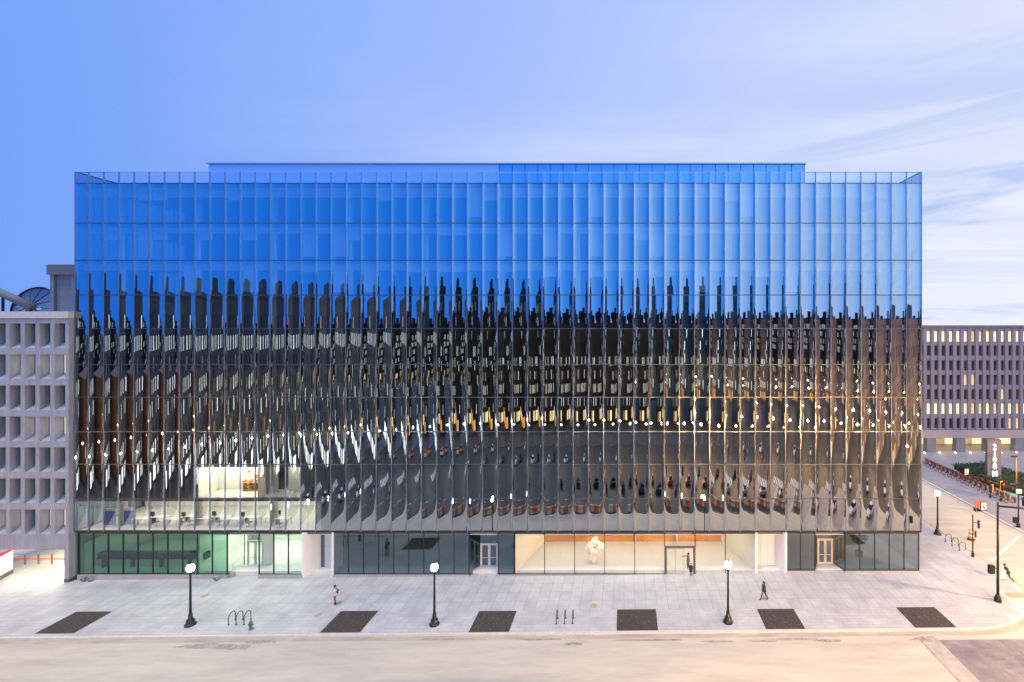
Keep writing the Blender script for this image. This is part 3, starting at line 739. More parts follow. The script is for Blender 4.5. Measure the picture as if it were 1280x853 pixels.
# ------------------------------------------------------------------ concrete building across the side street
RBY = 45.0; RS = F_PX/(CAM_D+RBY)
def ZR(py): return CAM_H+(VPY-py)/RS
def XR(px): return (px-VPX)/RS
RBX0 = XR(1130); RBX1 = RBX0+46
zg = gz(66)
RB = thing('precast_office_building', 'long purple grey office building with narrow windows across the side street', 'building', (70, RBY, zg))
p = 9.25/RS; wx0 = XR(1080+498/6.4); ww = 33/6.4/RS; wh = 81/6.4/RS; rows = [ZR(400+v/6.4) for v in (93, 206, 323, 440, 556, 671, 788)] + []
m = MB()
zbot = rows[-1]-wh-.35
bands = [ZR(408.2)] + [v for r in rows for v in (r, r-wh)] + [zbot]
ncol = 28
for k in range(0, len(bands), 2): m.box(RBX0, RBX1, RBY, RBY+.6, bands[k+1]+.002 if k+1 < len(bands) else 0, bands[k]-.002)
for q in range(-3, ncol):
    x1 = wx0+q*p; m.box(x1-(p-ww), x1, RBY-.22, RBY+.55, zbot, ZR(411.5))
m.build('wall', CONCPURP, RB)
MB().box(RBX0, RBX1, RBY+.85, RBY+20, zbot, ZR(408.2)-.1).build('rear_block', CONCPURP, RB)
MB().box(RBX0-.1, RBX1+.1, RBY-.3, RBY+20.1, ZR(408.2), ZR(407.0)).build('coping', CONCPURP, RB)
WL2 = emis('lit_window_warm', (1.0, .86, .52), .95)
WL3 = emis('lit_window_dull', (.75, .62, .38), .45)
WD2 = mat('dark_window_glass', (.035, .03, .045), .12, spec=.8)
me_l = meshof(MB().box(0, ww, 0, .05, -wh, 0), 'window_lit', WL2); me_m = meshof(MB().box(0, ww, 0, .05, -wh, 0), 'window_dim', WL3); me_d = meshof(MB().box(0, ww, 0, .05, -wh, 0), 'window_dark', WD2)
rr = random.Random(4); rest = MB()
for k, zt in enumerate(rows):
    for q in range(-3, ncol):
        lit = k == 0 or k == 5
        if -1 < q < 14:
            me = (me_l if rr.random() < .8 else me_m) if lit else (me_m if rr.random() < .07 else me_d)
            inst('window', me, RB, (wx0+q*p, RBY+.3, zt))
        else:
            rest.cur = 1 if lit else 0; rest.box(wx0+q*p, wx0+q*p+ww, RBY+.3, RBY+.35, zt-wh, zt)
rest.build('window_group', [WD2, WL2], RB, kind='stuff')
zbb = ZR(547.5)
MB().box(RBX0, RBX1, RBY-.3, RBY+.9, zbb, zbot-.003).build('beam', mat('beam_concrete', (.30, .28, .30), .8, var=.08), RB)
MB().box(RBX0, RBX1, RBY+1, RBY+8, zbb, zbb+.3).build('arcade_ceiling', WHITEPANEL, RB)
MB().box(RBX0, RBX1, RBY+6, RBY+6.2, zg-.1, zbb).build('arcade_wall', CREAM, RB)
m = MB()
cp = 36.6/RS; cx = XR(1158)
for q in range(-1, 8):
    xx = cx+q*cp
    MB().box(xx, xx+11.3/RS, RBY-.25, RBY+1.0, zg-.1, zbb-.003).build('column', CONCPURP, RB)
    for u in range(3):
        wxa = xx+11.3/RS+.1+u*1.28; MB().box(wxa, wxa+1.1, RBY+5.9, RBY+5.98, zg+.1, zbb-.2).build('shop_window', WL2, RB)
    m.box(xx+1.9, xx+3.0, RBY+2.0, RBY+3.0, zbb-.08, zbb-.02); m.box(xx+4.1, xx+5.2, RBY+2.0, RBY+3.0, zbb-.08, zbb-.02)
m.build('arcade_lights', emis('arcade_light', (1, .72, .36), 14.0), RB)
m = MB()
for q in range(9): m.lathe([(.18, 0), (.18, .12), (.1, .2), (0, .22)], (cx+q*2.95-1, RBY-1.0, zg), 8)
m.build('ground_uplights', emis('uplight', (1, .9, .75), 4), RB)

# pylon sign 2100 M
p = at(1243, 602); PS = thing('pylon_sign', 'tall pale pylon sign with lit white number 2100 M', 'sign', p)
PH = 52*(p.y+CAM_D)/F_PX; PW = 17.5*(p.y+CAM_D)/F_PX
MB().box(p.x-PW/2, p.x+PW/2, p.y, p.y+.5, p.z+.25, p.z+PH).build('panel', mat('pylon_cladding', (.12, .125, .15), .6, var=.05), PS)
MB().box(p.x-PW/2+.2, p.x+PW/2-.2, p.y+.1, p.y+.4, p.z-.05, p.z+.247).build('foot', BLACKIRON, PS)
SIGNL = emis('lit_sign_letters', (.95, .98, 1.0), 3.0)
def text_mesh(txt, size, mt, name, parent, loc, bold=0.0, rot=(PI/2, 0, 0), ext=.01):
    cu = bpy.data.curves.new(name, 'FONT'); cu.body = txt; cu.size = size; cu.extrude = ext; cu.offset = bold; cu.align_x = 'CENTER'
    o = bpy.data.objects.new(name, cu); COL.objects.link(o)
    dg = bpy.context.evaluated_depsgraph_get(); me = bpy.data.meshes.new_from_object(o.evaluated_get(dg))
    bpy.data.objects.remove(o)
    o = bpy.data.objects.new(name, me); COL.objects.link(o); me.materials.clear(); me.materials.append(mt)
    o.location = Vector(loc)-parent_loc(parent); o.rotation_euler = rot; o.parent = parent
    return o
for ch_, py in (('2', 560.5), ('1', 568.5), ('0', 576.5), ('0', 585), ('M', 594.5)):
    z = p.z+PH*(1-(py-549)/52.5)
    text_mesh(ch_, 1.18, SIGNL, 'letter', PS, (p.x+.05, p.y-.03, z-.05), .018)
light('pylon_glow', 'POINT', (p.x, p.y-1.2, p.z+3.2), 8, (.95, .97, 1), .3, PS)

# ------------------------------------------------------------------ street lamps
GLOBE = emis('lamp_globe', (1.0, .97, .90), 28.0)
def lamp_model():
    t = thing('street_lamp', '', 'street lamp')
    MB().lathe([(.42, 0), (.42, .12), (.36, .18), (.30, .22), (.30, .45), (.24, .52), (.17, .60), (.15, .95), (.11, 1.05)], n=16).build('base', BLACKIRON, t, smooth=True)
    MB().lathe([(.115, 1.04), (.10, 1.4), (.075, 4.3), (.10, 4.34), (.10, 4.40), (.07, 4.46), (.13, 4.52), (.15, 4.58)], n=12).build('pole', BLACKIRON, t, smooth=True)
    MB().lathe([(.12, 4.58), (.21, 4.64), (.27, 4.76), (.29, 4.90), (.26, 5.04), (.19, 5.15), (.10, 5.20)], n=16).build('globe', GLOBE, t, smooth=True)
    MB().lathe([(.10, 5.20), (.11, 5.23), (.05, 5.28), (.02, 5.36), (0, 5.42)], n=10).build('finial', BLACKIRON, t, smooth=True)
    return t
lamp0 = lamp_model()
LW = (1.0, .95, .86); LO = (1.0, .54, .19); LB_ = (.86, .93, 1.0)
lamps = [(at(238, 781.5), 9000, LB_, 'black street lamp with glowing white globe near the hoop racks and hydrant'),
         (at(543, 781), 7500, LW, 'black street lamp in front of the recessed double doors'),
         (at(910, 778), 7000, LW, 'black street lamp in front of the bright lobby, right of the entrance'),
         (at(1172, 668), 3500, (1, .85, .6), 'black street lamp beside the side street kerb, before the bike hoops')]
for i, (q, w, c, lab) in enumerate(lamps):
    o = lamp0 if i == 0 else dup(lamp0, (0, 0, 0))
    place(o, q); o['label'] = lab; o['group'] = 'globe street lamps'
    light('lamp_light', 'POINT', Vector(q)+Vector((0, 0, 4.9)), w, c, .22)

# ------------------------------------------------------------------ tree pits
MULCH = mat('dark_mulch', (.045, .033, .027), .9, var=.45, vscale=9, bump=.8, bscale=14)
LEAF = mat('dry_leaf', (.20, .14, .06), .8)
quads = [((380/4, 580+740/4), (560/4, 580+740/4), (172/4, 580+850/4), 'farthest left, beside the left lamp'),
         ((300+505/4, 764.2), (300+692/4, 764.2), (300+397/4, 791.2), 'near the person in the pale coat'),
         ((300+1195/4, 764.2), (640.8+5, 764.2), (585.5, 790.8), 'in front of the recessed double doors'),
         ((771.3, 762.2), (819.7, 762.2), (771, 788.8), 'in front of the lobby, right of the hoop rack'),
         ((945.8, 761.7), (991.8, 761.7), (958, 787), 'in front of the white alcove'),
         ((1120, 759.5), (1168.8, 759.5), (1143.8, 785), 'near the rounded corner kerb')]
rr = random.Random(9)
for k, (tl, tr_, bl, lab) in enumerate(quads):
    A, C_, Dn = at(*tl), at(*tr_), at(*bl)
    x0, x1 = (A.x+Dn.x)/2, C_.x+(Dn.x-A.x)/2; y1, y0 = A.y, Dn.y
    t = thing('tree_pit', 'bare brown mulched tree pit ' + lab, 'tree pit', ((x0+x1)/2, (y0+y1)/2, gz(x0)), 'empty tree pits along the kerb')
    m = MB(); nx_, ny_ = 16, 14; kk = len(m.v)
    for j in range(ny_+1):
        for i in range(nx_+1):
            x = x0+(x1-x0)*i/nx_; y = y0+(y1-y0)*j/ny_; e = min(i, nx_-i, j, ny_-j)
            m.v.append(Vector((x, y, gz(x)+.008+(.03+.03*noise.noise(Vector((x*2, y*2, k)))) * (1 if e > 0 else 0))))
    for j in range(ny_):
        for i in range(nx_):
            a = j*(nx_+1)+i; m.f.append((a, a+1, a+nx_+2, a+nx_+1)); m.m.append(0)
    m.build('soil', MULCH, t, smooth=True)
    m = MB()
    for _ in range(46 if k else 20):
        x = rr.uniform(x0+.1, x1-.1); y = rr.uniform(y0+.1, y1-.1); s = rr.uniform(.03, .075); a = rr.uniform(0, PI); z = gz(x)+.075
        m.poly([(x+s*math.cos(a), y+s*math.sin(a), z), (x-s*.5*math.sin(a), y+s*.5*math.cos(a), z+.02), (x-s*math.cos(a), y-s*math.sin(a), z), (x+s*.5*math.sin(a), y-s*.5*math.cos(a), z+.015)])
    m.build('fallen_leaves', LEAF, t, kind='stuff')

# ------------------------------------------------------------------ bike hoops
def hoop_model(cat_label):
    t = thing('bike_hoop', cat_label, 'bike rack')
    pts = [(-.38, 0, 0), (-.38, 0, .55)] + [(-.38*math.cos(a), 0, .55+.36*math.sin(a)) for a in [PI*i/12 for i in range(1, 12)]] + [(.38, 0, .55), (.38, 0, 0)]
    MB().path(pts, .032, 8).build('tube', BLACKIRON, t, smooth=True)
    for s in (-1, 1): MB().lathe([(.085, 0), (.085, .018), (.04, .022)], (s*.38, 0, 0), 10).build('flange', BLACKIRON, t)
    return t
h0 = hoop_model('')
hs = []
for px, py in ((285.5, 781.5), (295, 781.3), (305, 781.0)):
    q = at(px, py); q.y += .38; hs.append((q, PI/2, 'black hoop rack beside the green hydrant', 'hoop racks by the hydrant', px))
for px, py in ((695.3, 780), (705.5, 779.8), (715.5, 779.6)):
    q = at(px, py); q.y += .38; hs.append((q, PI/2, 'black hoop rack between two tree pits before the lobby', 'hoop racks before the lobby', px))
for px, py in ((1185.5, 677.5), (1194, 682.5), (1203, 688)):
    q = at(px, py); hs.append((q, .1, 'black hoop rack by the side street kerb', 'hoop racks by the side street', px))
pos3 = {0: 'left one of three', 1: 'middle one of three', 2: 'right one of three'}
for i, (q, a, lab, grp, px) in enumerate(hs):
    o = h0 if i == 0 else dup(h0, (0, 0, 0))
    q.z = gz(q.x); place(o, q, a); o['label'] = lab + ', ' + pos3[i % 3]; o['group'] = grp

# fire hydrant
q = at(313.5, 787); H = thing('fire_hydrant', 'small green fire hydrant beside the hoop racks', 'hydrant', q)
HG = mat('green_hydrant_paint', (.03, .16, .09), .45, var=.15, vscale=8)
MB().lathe([(.17, 0), (.17, .05), (.12, .06), (.12, .5), (.15, .52), (.15, .56), (.13, .60), (.10, .70), (.03, .76), (.03, .80), (0, .80)], q, 14).build('barrel', HG, H, smooth=True)
for d in ((-1, 0), (1, 0), (0, -1)):
    c = q+Vector((d[0]*.11, d[1]*.11, .42)); MB().tube(c, c+Vector((d[0]*.10, d[1]*.10, 0)), .06, .055, 10).build('nozzle', mat('dark_hydrant_cap', (.05, .08, .06), .5), H)

# ground floodlights at the foot of the facade
for k, (px, py, lab) in enumerate(((104, 727, 'left of the pair under the green glass'), (112, 727, 'right of the pair under the green glass'), (270, 726, 'beside the ramp entrance'))):
    q = at(px, py); t = thing('floodlight', 'small grey box floodlight at the plinth, ' + lab, 'floodlight', q, 'floodlights on the plinth')
    MB().box(q.x-.2, q.x+.2, q.y-.15, q.y+.15, q.z+.12, q.z+.42).build('housing', STEEL, t, bevel=.03)
    MB().box(q.x-.05, q.x+.05, q.y-.05, q.y+.05, q.z, q.z+.118).build('bracket', BLACKIRON, t)
    MB().quad((q.x-.16, q.y-.156, q.z+.16), (q.x+.16, q.y-.156, q.z+.16), (q.x+.16, q.y-.156, q.z+.38), (q.x-.16, q.y-.156, q.z+.38)).build('lens', WDARK, t)

# ------------------------------------------------------------------ people
SKIN = mat('skin', (.42, .25, .18), .5); HAIR = mat('black_hair', (.012, .01, .01), .5)
def person(label, loc, heading, coat, trousers, shoes, hgt=1.74, leg=(0, 0), knee=(0, 0), arm=(0, 0), elbow=(.25, .25), armside=(.12, .12), lean=0.0, hood=False, coatlen=.85, bag=None, puff=1.0):
    """figure facing +x before turning; leg/arm swing in radians, positive forwards"""
    t = thing('person', label, 'person')
    V = []; E = []; RD_ = []; TAGS = []
    def add(p, r, par=None, tg='t'):
        V.append(Vector(p)); RD_.append(r); TAGS.append(tg)
        if par is not None: E.append((par, len(V)-1))
        return len(V)-1
    L_ = Matrix.Rotation(lean, 3, 'Y')
    hip = Vector((0, 0, .92))
    def up(x, y, z): return hip + L_ @ Vector((x, y, z-.92))
    pel = add(hip, .145)
    wa = add(up(0, 0, 1.10), .135, pel); chst = add(up(.01, 0, 1.30), .155, wa); nb_ = add(up(0, 0, 1.45), .075, chst)
    nk = add(up(.015, 0, 1.52), .055, nb_, 's'); hd = add(up(.03, 0, 1.60), .085, nk, 's'); ht = add(up(.02, 0, 1.70), .075, hd, 's')
    nose = add(up(.125, 0, 1.60), .016, hd, 's')
    for si, s in enumerate((-1, 1)):
        h = add(hip+Vector((0, s*.095, -.06)), .10, pel, 'l'); a = leg[si]; k = knee[si]
        kn = Vector(V[h])+Vector((math.sin(a)*.42, 0, -math.cos(a)*.42)); b = a-k
        an = kn+Vector((math.sin(b)*.40, 0, -math.cos(b)*.40)); ki = add(kn, .066, h, 'l'); mi = add(kn.lerp(an, .35)+Vector((-.015, 0, 0)), .06, ki, 'l'); ai = add(an, .042, mi, 'l')
        hl = add(an+Vector((-.03, 0, -.045)), .038, ai, 'f'); te = add(an+Vector((.17*math.cos(b*.5), s*.015, -.055+.17*math.sin(b)*.4)), .034, ai, 'f')
        sh = add(up(0, s*.185, 1.40), .07, chst); a = arm[si]; e = elbow[si]; sd = armside[si]
        def dirv(an_): return L_ @ Vector((math.sin(an_), s*sd, -math.cos(an_))).normalized()
        el = V[sh]+dirv(a)*.29; ei = add(el, .052, sh); wr = el+dirv(a+e)*.25; wi = add(wr, .036, ei)
        d = dirv(a+e); pl_ = add(wr+d*.07, .033, wi, 's'); side = Vector((d.z, 0, -d.x)).normalized()
        for fi in range(4): add(wr+d*(.155+.012*(1-abs(fi-1.3)))+side*(fi-1.5)*.021+Vector((.01, 0, 0)), .0095, pl_, 's')
        add(wr+d*.085+side*.06, .011, wi, 's')
    me = bpy.data.meshes.new('body'); sc = hgt/1.78
    me.from_pydata([v*sc for v in V], E, []); o = bpy.data.objects.new('body', me); COL.objects.link(o)
    md = o.modifiers.new('skin', 'SKIN'); md.use_smooth_shade = True
    for i, sv in enumerate(me.skin_vertices[0].data): sv.radius = (RD_[i]*sc, RD_[i]*sc*(1.0)); sv.use_root = (i == 0)
    md2 = o.modifiers.new('sub', 'SUBSURF'); md2.levels = 1; md2.render_levels = 1
    dg = bpy.context.evaluated_depsgraph_get(); nm = bpy.data.meshes.new_from_object(o.evaluated_get(dg)); bpy.data.objects.remove(o)
    o = bpy.data.objects.new('body', nm); COL.objects.link(o); o.parent = t
    nm.materials.clear()
    for mm in (coat, trousers, SKIN, shoes): nm.materials.append(mm)
    ids = {'t': 0, 'l': 1, 's': 2, 'f': 3}
    zmin = min(v.co.z for v in nm.vertices)
    for pz_ in nm.polygons:
        c = pz_.center/sc; best = min(range(len(V)), key=lambda i: (V[i]-c).length-RD_[i]*.6); pz_.material_index = ids[TAGS[best]]; pz_.use_smooth = True
    for v in nm.vertices: v.co.z -= zmin
    off = -zmin
    def P(x, y, z): return up(x, y, z)*sc+Vector((0, 0, off))
    hm = MB(); hm.blob(P(-.02, 0, 1.665), .112*sc, 2, .05, 3, 1, (1.05, .95, 1.0))
    if hood: hm.blob(P(-.05, 0, 1.55), .13*sc, 2, .05, 3, 2, (1, 1, .8))
    hm.build('hood' if hood else 'hair', coat if hood else HAIR, t, smooth=True)
    em = MB()
    for s in (-1, 1): em.blob(P(.105, s*.034, 1.625), .013, 1, 0)
    em.build('eyes', mat('eye_dark', (.02, .015, .012), .2), t)
    # coat skirt
    cm = MB(); prof = []; n = 14; k0 = 0
    for f, rx, ry in ((1.44, .10, .17), (1.36, .155, .205), (1.15, .15, .19), (.98, .17, .20), (coatlen, .185, .215)):
        for i in range(n):
            a = 2*PI*i/n; cm.v.append(P(rx*puff*math.cos(a), ry*puff*math.sin(a), f))
    for r in range(4):
        for i in range(n):
            j = (i+1) % n; cm.f.append((r*n+i, (r+1)*n+i, (r+1)*n+j, r*n+j)); cm.m.append(0)
    cm.build('coat', coat, t, smooth=True)
    if bag:
        bmb = MB(); bmb.blob(P(-.24, 0, 1.2), .17*sc, 2, .05, 2, 5, (.6, .85, 1.15)); bmb.build('backpack', bag, t, smooth=True)
    place(t, loc, heading)
    return t
c_beige = mat('beige_coat', (.52, .42, .38), .8, var=.08); c_blk = mat('black_cloth', (.012, .012, .014), .8); c_char = mat('charcoal_cloth', (.03, .03, .035), .85)
c_grey = mat('grey_cloth', (.15, .145, .14), .8); c_red = mat('red_shoes', (.6, .03, .04), .5); c_jean = mat('dark_jeans', (.03, .035, .05), .8)
person('person in a pale beige coat with red shoes standing on the plaza', at(418.5, 756), PI+.15, c_beige, c_jean, c_red, 1.78, leg=(.06, -.1), knee=(.05, .1), arm=(.15, -.1), puff=1.25, bag=mat('brown_bag', (.12, .07, .05), .7))
person('person in dark hooded clothes striding across the plaza', at(955, 750), PI+.35, c_char, c_blk, c_blk, 1.76, leg=(.42, -.38), knee=(.1, .25), arm=(-.3, .3), elbow=(.3, .6), hood=True, lean=.05, puff=1.1)
person('person in grey clothes reaching out in the lobby doorway', Vector((6.62, .78, gb1+.02)), PI, c_grey, mat('brown_trousers', (.10, .085, .07), .8), c_blk, 1.86, leg=(.1, -.12), knee=(.05, .1), arm=(1.25, .2), elbow=(.15, .2), armside=(.2, .2), coatlen=.9)
person('small person in a black coat at the lobby threshold', Vector((6.75, -.35, gz(6.75))), PI/2, c_blk, c_blk, c_blk, 1.32, leg=(.1, -.08), arm=(.1, -.1), coatlen=.6)
person('person in black running across the corner of the side street', at(1260, 726.5), PI*.86, c_blk, c_blk, c_blk, 1.80, leg=(.75, -.35), knee=(.7, .5), arm=(-.6, .7), elbow=(1.0, 1.1), lean=.38)

# ------------------------------------------------------------------ signals, poles, barrels
SRED = emis('signal_red', (1.0, .05, .03), 12.0); SYEL = mat('signal_yellow_body', (.60, .38, .03), .5); SOFF = mat('signal_off_lens', (.02, .02, .02), .3)
def pole_ob(t, q, h, r0=.11, r1=.075, base=.26):
    MB().lathe([(base, 0), (base, .25), (base*.75, .45), (r0*1.2, .62)], q, 12).build('base', BLACKIRON, t, smooth=True)
    MB().tube(q+Vector((0, 0, .6)), q+Vector((0, 0, h)), r0, r1, 12).build('pole', BLACKIRON, t, smooth=True)
def head(t, c, yaw=0.0, lit=0, body=BLACKIRON, sc=1.0, back=False):
    M_ = Matrix.Translation(c) @ Matrix.Rotation(yaw, 4, 'Z') @ Matrix.Scale(sc, 4)
    hb = MB().box(-.18, .18, -.12, .12, -.52, .52, M_).build('signal_head', body, t)
    if back: MB().box(-.30, .30, .125, .145, -.66, .66, M_).build('backplate', mat('backplate_yellow', (.70, .48, .06), .5), t)
    for k in range(3):
        zc = .34-.34*k
        m = MB(); m.lathe([(0, 0), (.135, .0), (.135, .012)], (0, 0, 0), 14, Matrix.Rotation(PI/2, 4, 'X'))
        m.v = [M_ @ (v+Vector((0, -.125, zc))) for v in m.v]; m.build('lens', SRED if k == lit else SOFF, hb)
        m = MB()
        arcp = [(.145*math.cos(PI*i/6), .145*math.sin(PI*i/6)) for i in range(7)]
        for i in range(6): a, b = arcp[i], arcp[i+1]; m.quad((a[0], -.122, zc+a[1]), (b[0], -.122, zc+b[1]), (b[0], -.21, zc+b[1]*.97), (a[0], -.21, zc+a[1]*.97))
        m.v = [M_ @ v for v in m.v]; m.build('visor', body, hb)
def upt(q, px, py):   # point above ground spot q seen at this picture row
    return Vector((q.x, q.y, CAM_H+(VPY-py)*(q.y+CAM_D)/F_PX))
# big mast
q = at(1248, 752); q.x -= .05
T1 = thing('signal_mast', 'tall black signal mast with long arm at the corner', 'traffic mast', q)
top = upt(q, 1248, 628); pole_ob(T1, q, top.z-q.z, .12, .085, .30)
MB().path([top+Vector((0, 0, -.35)), top+Vector((2.2, -1.0, -.25)), top+Vector((7.5, -3.4, .1))], [.09, .08, .06]).build('arm', BLACKIRON, T1, smooth=True)
pc = upt(q, 1248, 712); MB().box(pc.x-.85, pc.x-.38, pc.y-.2, pc.y+.15, pc.z-.35, pc.z+.4).build('pedestrian_signal', BLACKIRON, T1, bevel=.03)
MB().tube(pc+Vector((-.4, 0, .2)), pc, .035).build('bracket', BLACKIRON, T1)
pc = upt(q, 1248, 717)
MB().box(pc.x+.15, pc.x+.60, pc.y-.19, pc.y-.16, pc.z-.4, pc.z+.35).build('notice_plate', mat('white_plate', (.7, .68, .64), .5), T1)
MB().box(pc.x+.1, pc.x+.5, pc.y-.15, pc.y-.12, pc.z-.02, pc.z+.03).build('plate_bracket', BLACKIRON, T1)
# signal post by the kerb
q = at(1220, 696); q.x -= .35; q = Vector((q.x, q.y, gz(q.x)))
T2 = thing('signal_post', 'black post with two red traffic lights beside the side street kerb', 'traffic light', q)
top = upt(q, 0, 643.5); pole_ob(T2, q, top.z-q.z, .07, .06, .15)
c = upt(q, 0, 655.5)+Vector((.62, 0, 0)); head(T2, c, .9, 0, sc=.8); MB().tube(c+Vector((0, 0, .2)), c+Vector((-.62, 0, .2)), .03).build('bracket', BLACKIRON, T2)
c = upt(q, 0, 666.5)+Vector((.1, -.26, 0)); head(T2, c, .9, 0, sc=.62); MB().tube(c, c+Vector((-.1, .26, 0)), .03).build('bracket', BLACKIRON, T2)
# far corner signals
q = at(1273, 659); T3 = thing('signal_post', 'black signal post with white plate and teal street sign at the right edge', 'traffic light', q)
top = upt(q, 0, 617); pole_ob(T3, q, top.z-q.z, .09, .07, .22)
c = upt(q, 0, 614); MB().box(c.x-.35, c.x+.35, c.y-.11, c.y-.08, c.z-.28, c.z+.28).build('notice_plate', mat('white_plate', (.7, .68, .64), .5), T3)
MB().box(c.x-.03, c.x+.03, c.y-.078, c.y-.02, c.z-.3, c.z-.0).build('plate_bracket', BLACKIRON, T3)
c = upt(q, 0, 619.5); MB().box(c.x-.95, c.x-.1, c.y-.02, c.y+.02, c.z-.12, c.z+.12, None).build('street_sign', mat('teal_sign', (.05, .42, .40), .5), T3)
c = upt(q, 0, 650)+Vector((-.45, 0, 0)); MB().box(c.x-.22, c.x+.22, c.y-.2, c.y+.1, c.z-.35, c.z+.35).build('pedestrian_signal', BLACKIRON, T3, bevel=.03)
MB().tube(c, c+Vector((.45, 0, 0)), .04).build('bracket', BLACKIRON, T3)
c = upt(q, 0, 627)+Vector((.62, -.1, 0)); head(T3, c, .2, 0); MB().tube(c+Vector((0, 0, .3)), c+Vector((-.62, .1, .3)), .035).build('bracket', BLACKIRON, T3)
q = at(1251, 627); T4 = thing('signal_post', 'signal with red light and yellow backplate behind the share bikes', 'traffic light', q)
c = upt(q, 0, 607.5); pole_ob(T4, q, c.z-q.z+.5, .06, .05, .14); head(T4, c+Vector((.05, -.25, 0)), .5, 0, sc=1.05, back=True)
MB().tube(c+Vector((.05, -.2, .1)), c+Vector((0, 0, .1)), .04).build('bracket', BLACKIRON, T4)
q = at(1238, 622); T5 = thing('signal_post', 'dark signal seen from behind on a thin post before the pylon sign', 'traffic light', q)
c = upt(q, 0, 610.5); pole_ob(T5, q, upt(q, 0, 597).z-q.z, .05, .04, .13); head(T5, c+Vector((-.12, -.2, 0)), -.5, 9, sc=.95)
MB().box(c.x+.15, c.x+.45, c.y-.05, c.y+.1, c.z-.6, c.z+.55).build('control_box', mat('tan_box', (.42, .27, .12), .6), T5)
MB().tube(c+Vector((-.12, -.1, 0)), c+Vector((.2, 0, 0)), .035).build('bracket', BLACKIRON, T5)
# bronze lamp post
q = at(1270.5, 612); T6 = thing('lamp_post', 'slim tan lamp post with flat head beyond the hedge', 'lamp post', q)
top = upt(q, 0, 571); TAN = mat('tan_post', (.40, .27, .12), .5)
MB().tube(q, top, .10, .08, 10).build('pole', TAN, T6, smooth=True)
MB().box(top.x-.75, top.x+.1, top.y-.12, top.y+.12, top.z-.06, top.z+.08).build('lamp_head', BLACKIRON, T6, bevel=.03)
MB().box(top.x-.9, top.x+.1, top.y-.05, top.y+.05, top.z-4.2, top.z-4.1).build('cross_arm', TAN, T6)
# drum
q = at(1214, 674); T7 = thing('traffic_drum', 'orange and white striped traffic drum in the side street', 'traffic drum', q)
OR = mat('safety_orange', (.75, .20, .02), .5); WH = mat('reflective_white', (.75, .72, .65), .4)
for k in range(4): MB().lathe([(.30-.012*k*2, .06+k*.24), (.30-.012*(k*2+1), .06+(k+1)*.24-.004)], q, 16).build('band', OR if k % 2 == 0 else WH, T7, smooth=True)
MB().lathe([(.40, 0), (.40, .058), (.3, .06)], q, 16).build('base', BLACKIRON, T7)
MB().lathe([(.21, 1.02), (.20, 1.08), (0, 1.09)], q, 16).build('lid', OR, T7)
# road work boards
q = at(1222, 638.5); q2 = at(1231, 642); T8 = thing('road_work_board', 'orange and white road work board standing at the far kerb', 'road sign', q)
z1 = q.z+1.35
def vboard(a, b, z0, z1, y, mt, nm): MB().box(a, b, y-.03, y+.03, z0, z1).build(nm, mt, T8)
sxx = q.x-.35; vboard(sxx, sxx+.62, q.z+.35, z1, q.y, mat('faded_orange', (.52, .11, .04), .6), 'orange_board'); vboard(sxx+.66, sxx+1.5, q.z+.1, z1-.15, q.y-.1, BLACKIRON, 'board_frame'); vboard(sxx+.74, sxx+1.42, q.z+.18, z1-.23, q.y-.135, WH, 'white_board')
m = MB(); m.box(sxx+.95, sxx+1.05, q.y-.172, q.y-.168, q.z+.35, q.z+.85); m.box(sxx+1.12, sxx+1.24, q.y-.172, q.y-.168, q.z+.25, q.z+.6); m.build('board_marks', BLACKIRON, T8)
for a in (.1, .5, .8, 1.35): MB().box(sxx+a-.02, sxx+a+.02, q.y-.02, q.y+.4, q.z-RD, q.z+.36 if a < .6 else q.z+.1).build('leg', BLACKIRON, T8)

# ------------------------------------------------------------------ bike share
BR = mat('share_bike_red', (.13, .018, .01), .4); BY = mat('share_bike_yellow', (.26, .07, .008), .45); TY = mat('tyre_black', (.012, .012, .012), .8)
def bike_model():
    t = thing('share_bike', '', 'bicycle')
    for x in (-.52, .52):
        w = MB().torus((x, 0, .33), (0, 1, 0), .30, .028, 20, 6).build('wheel', TY, t, smooth=True)
        m = MB()
        for k in range(6): a = PI*k/6; m.tube((x+.29*math.cos(a), 0, .33+.29*math.sin(a)), (x-.29*math.cos(a), 0, .33-.29*math.sin(a)), .005, n=4)
        m.build('spokes', STEEL, w)
    m = MB(); m.path([(.40, 0, .85), (.15, 0, .42), (-.08, 0, .30), (-.52, 0, .33)], .035); m.tube((-.08, 0, .3), (-.22, 0, .80), .03); m.tube((-.52, 0, .33), (-.18, 0, .66), .02); m.tube((.37, 0, .80), (.52, 0, .33), .025)
    m.build('frame', BR, t, smooth=True)
    m = MB()
    for x in (-.52, .52):
        for k in range(7): a0, a1 = PI*(.05+.13*k), PI*(.05+.13*(k+1)); m.quad((x+.345*math.cos(a0), -.04, .33+.345*math.sin(a0)), (x+.345*math.cos(a1), -.04, .33+.345*math.sin(a1)), (x+.345*math.cos(a1), .04, .33+.345*math.sin(a1)), (x+.345*math.cos(a0), .04, .33+.345*math.sin(a0)))
    m.build('fenders', BY, t)
    MB().blob((-.23, 0, .86), .12, 2, .05, 2, 1, (1.2, .6, .4)).build('saddle', BLACKIRON, t, smooth=True)
    m = MB(); m.tube((.40, 0, .8), (.40, 0, 1.02), .02); m.path([(.28, -.28, 1.03), (.40, -.15, 1.04), (.40, .15, 1.04), (.28, .28, 1.03)], .016); m.build('handlebar', BLACKIRON, t)
    MB().box(.46, .70, -.15, .15, .72, .95).build('basket', BY, t)
    m = MB(); m.box(.78, .98, -.12, .12, 0, .75); m.build('dock', mat('dock_grey', (.06, .06, .065), .5), t)
    return t
b0 = bike_model(); NB = 19
a, b = at(1154, 580), at(1262, 629)
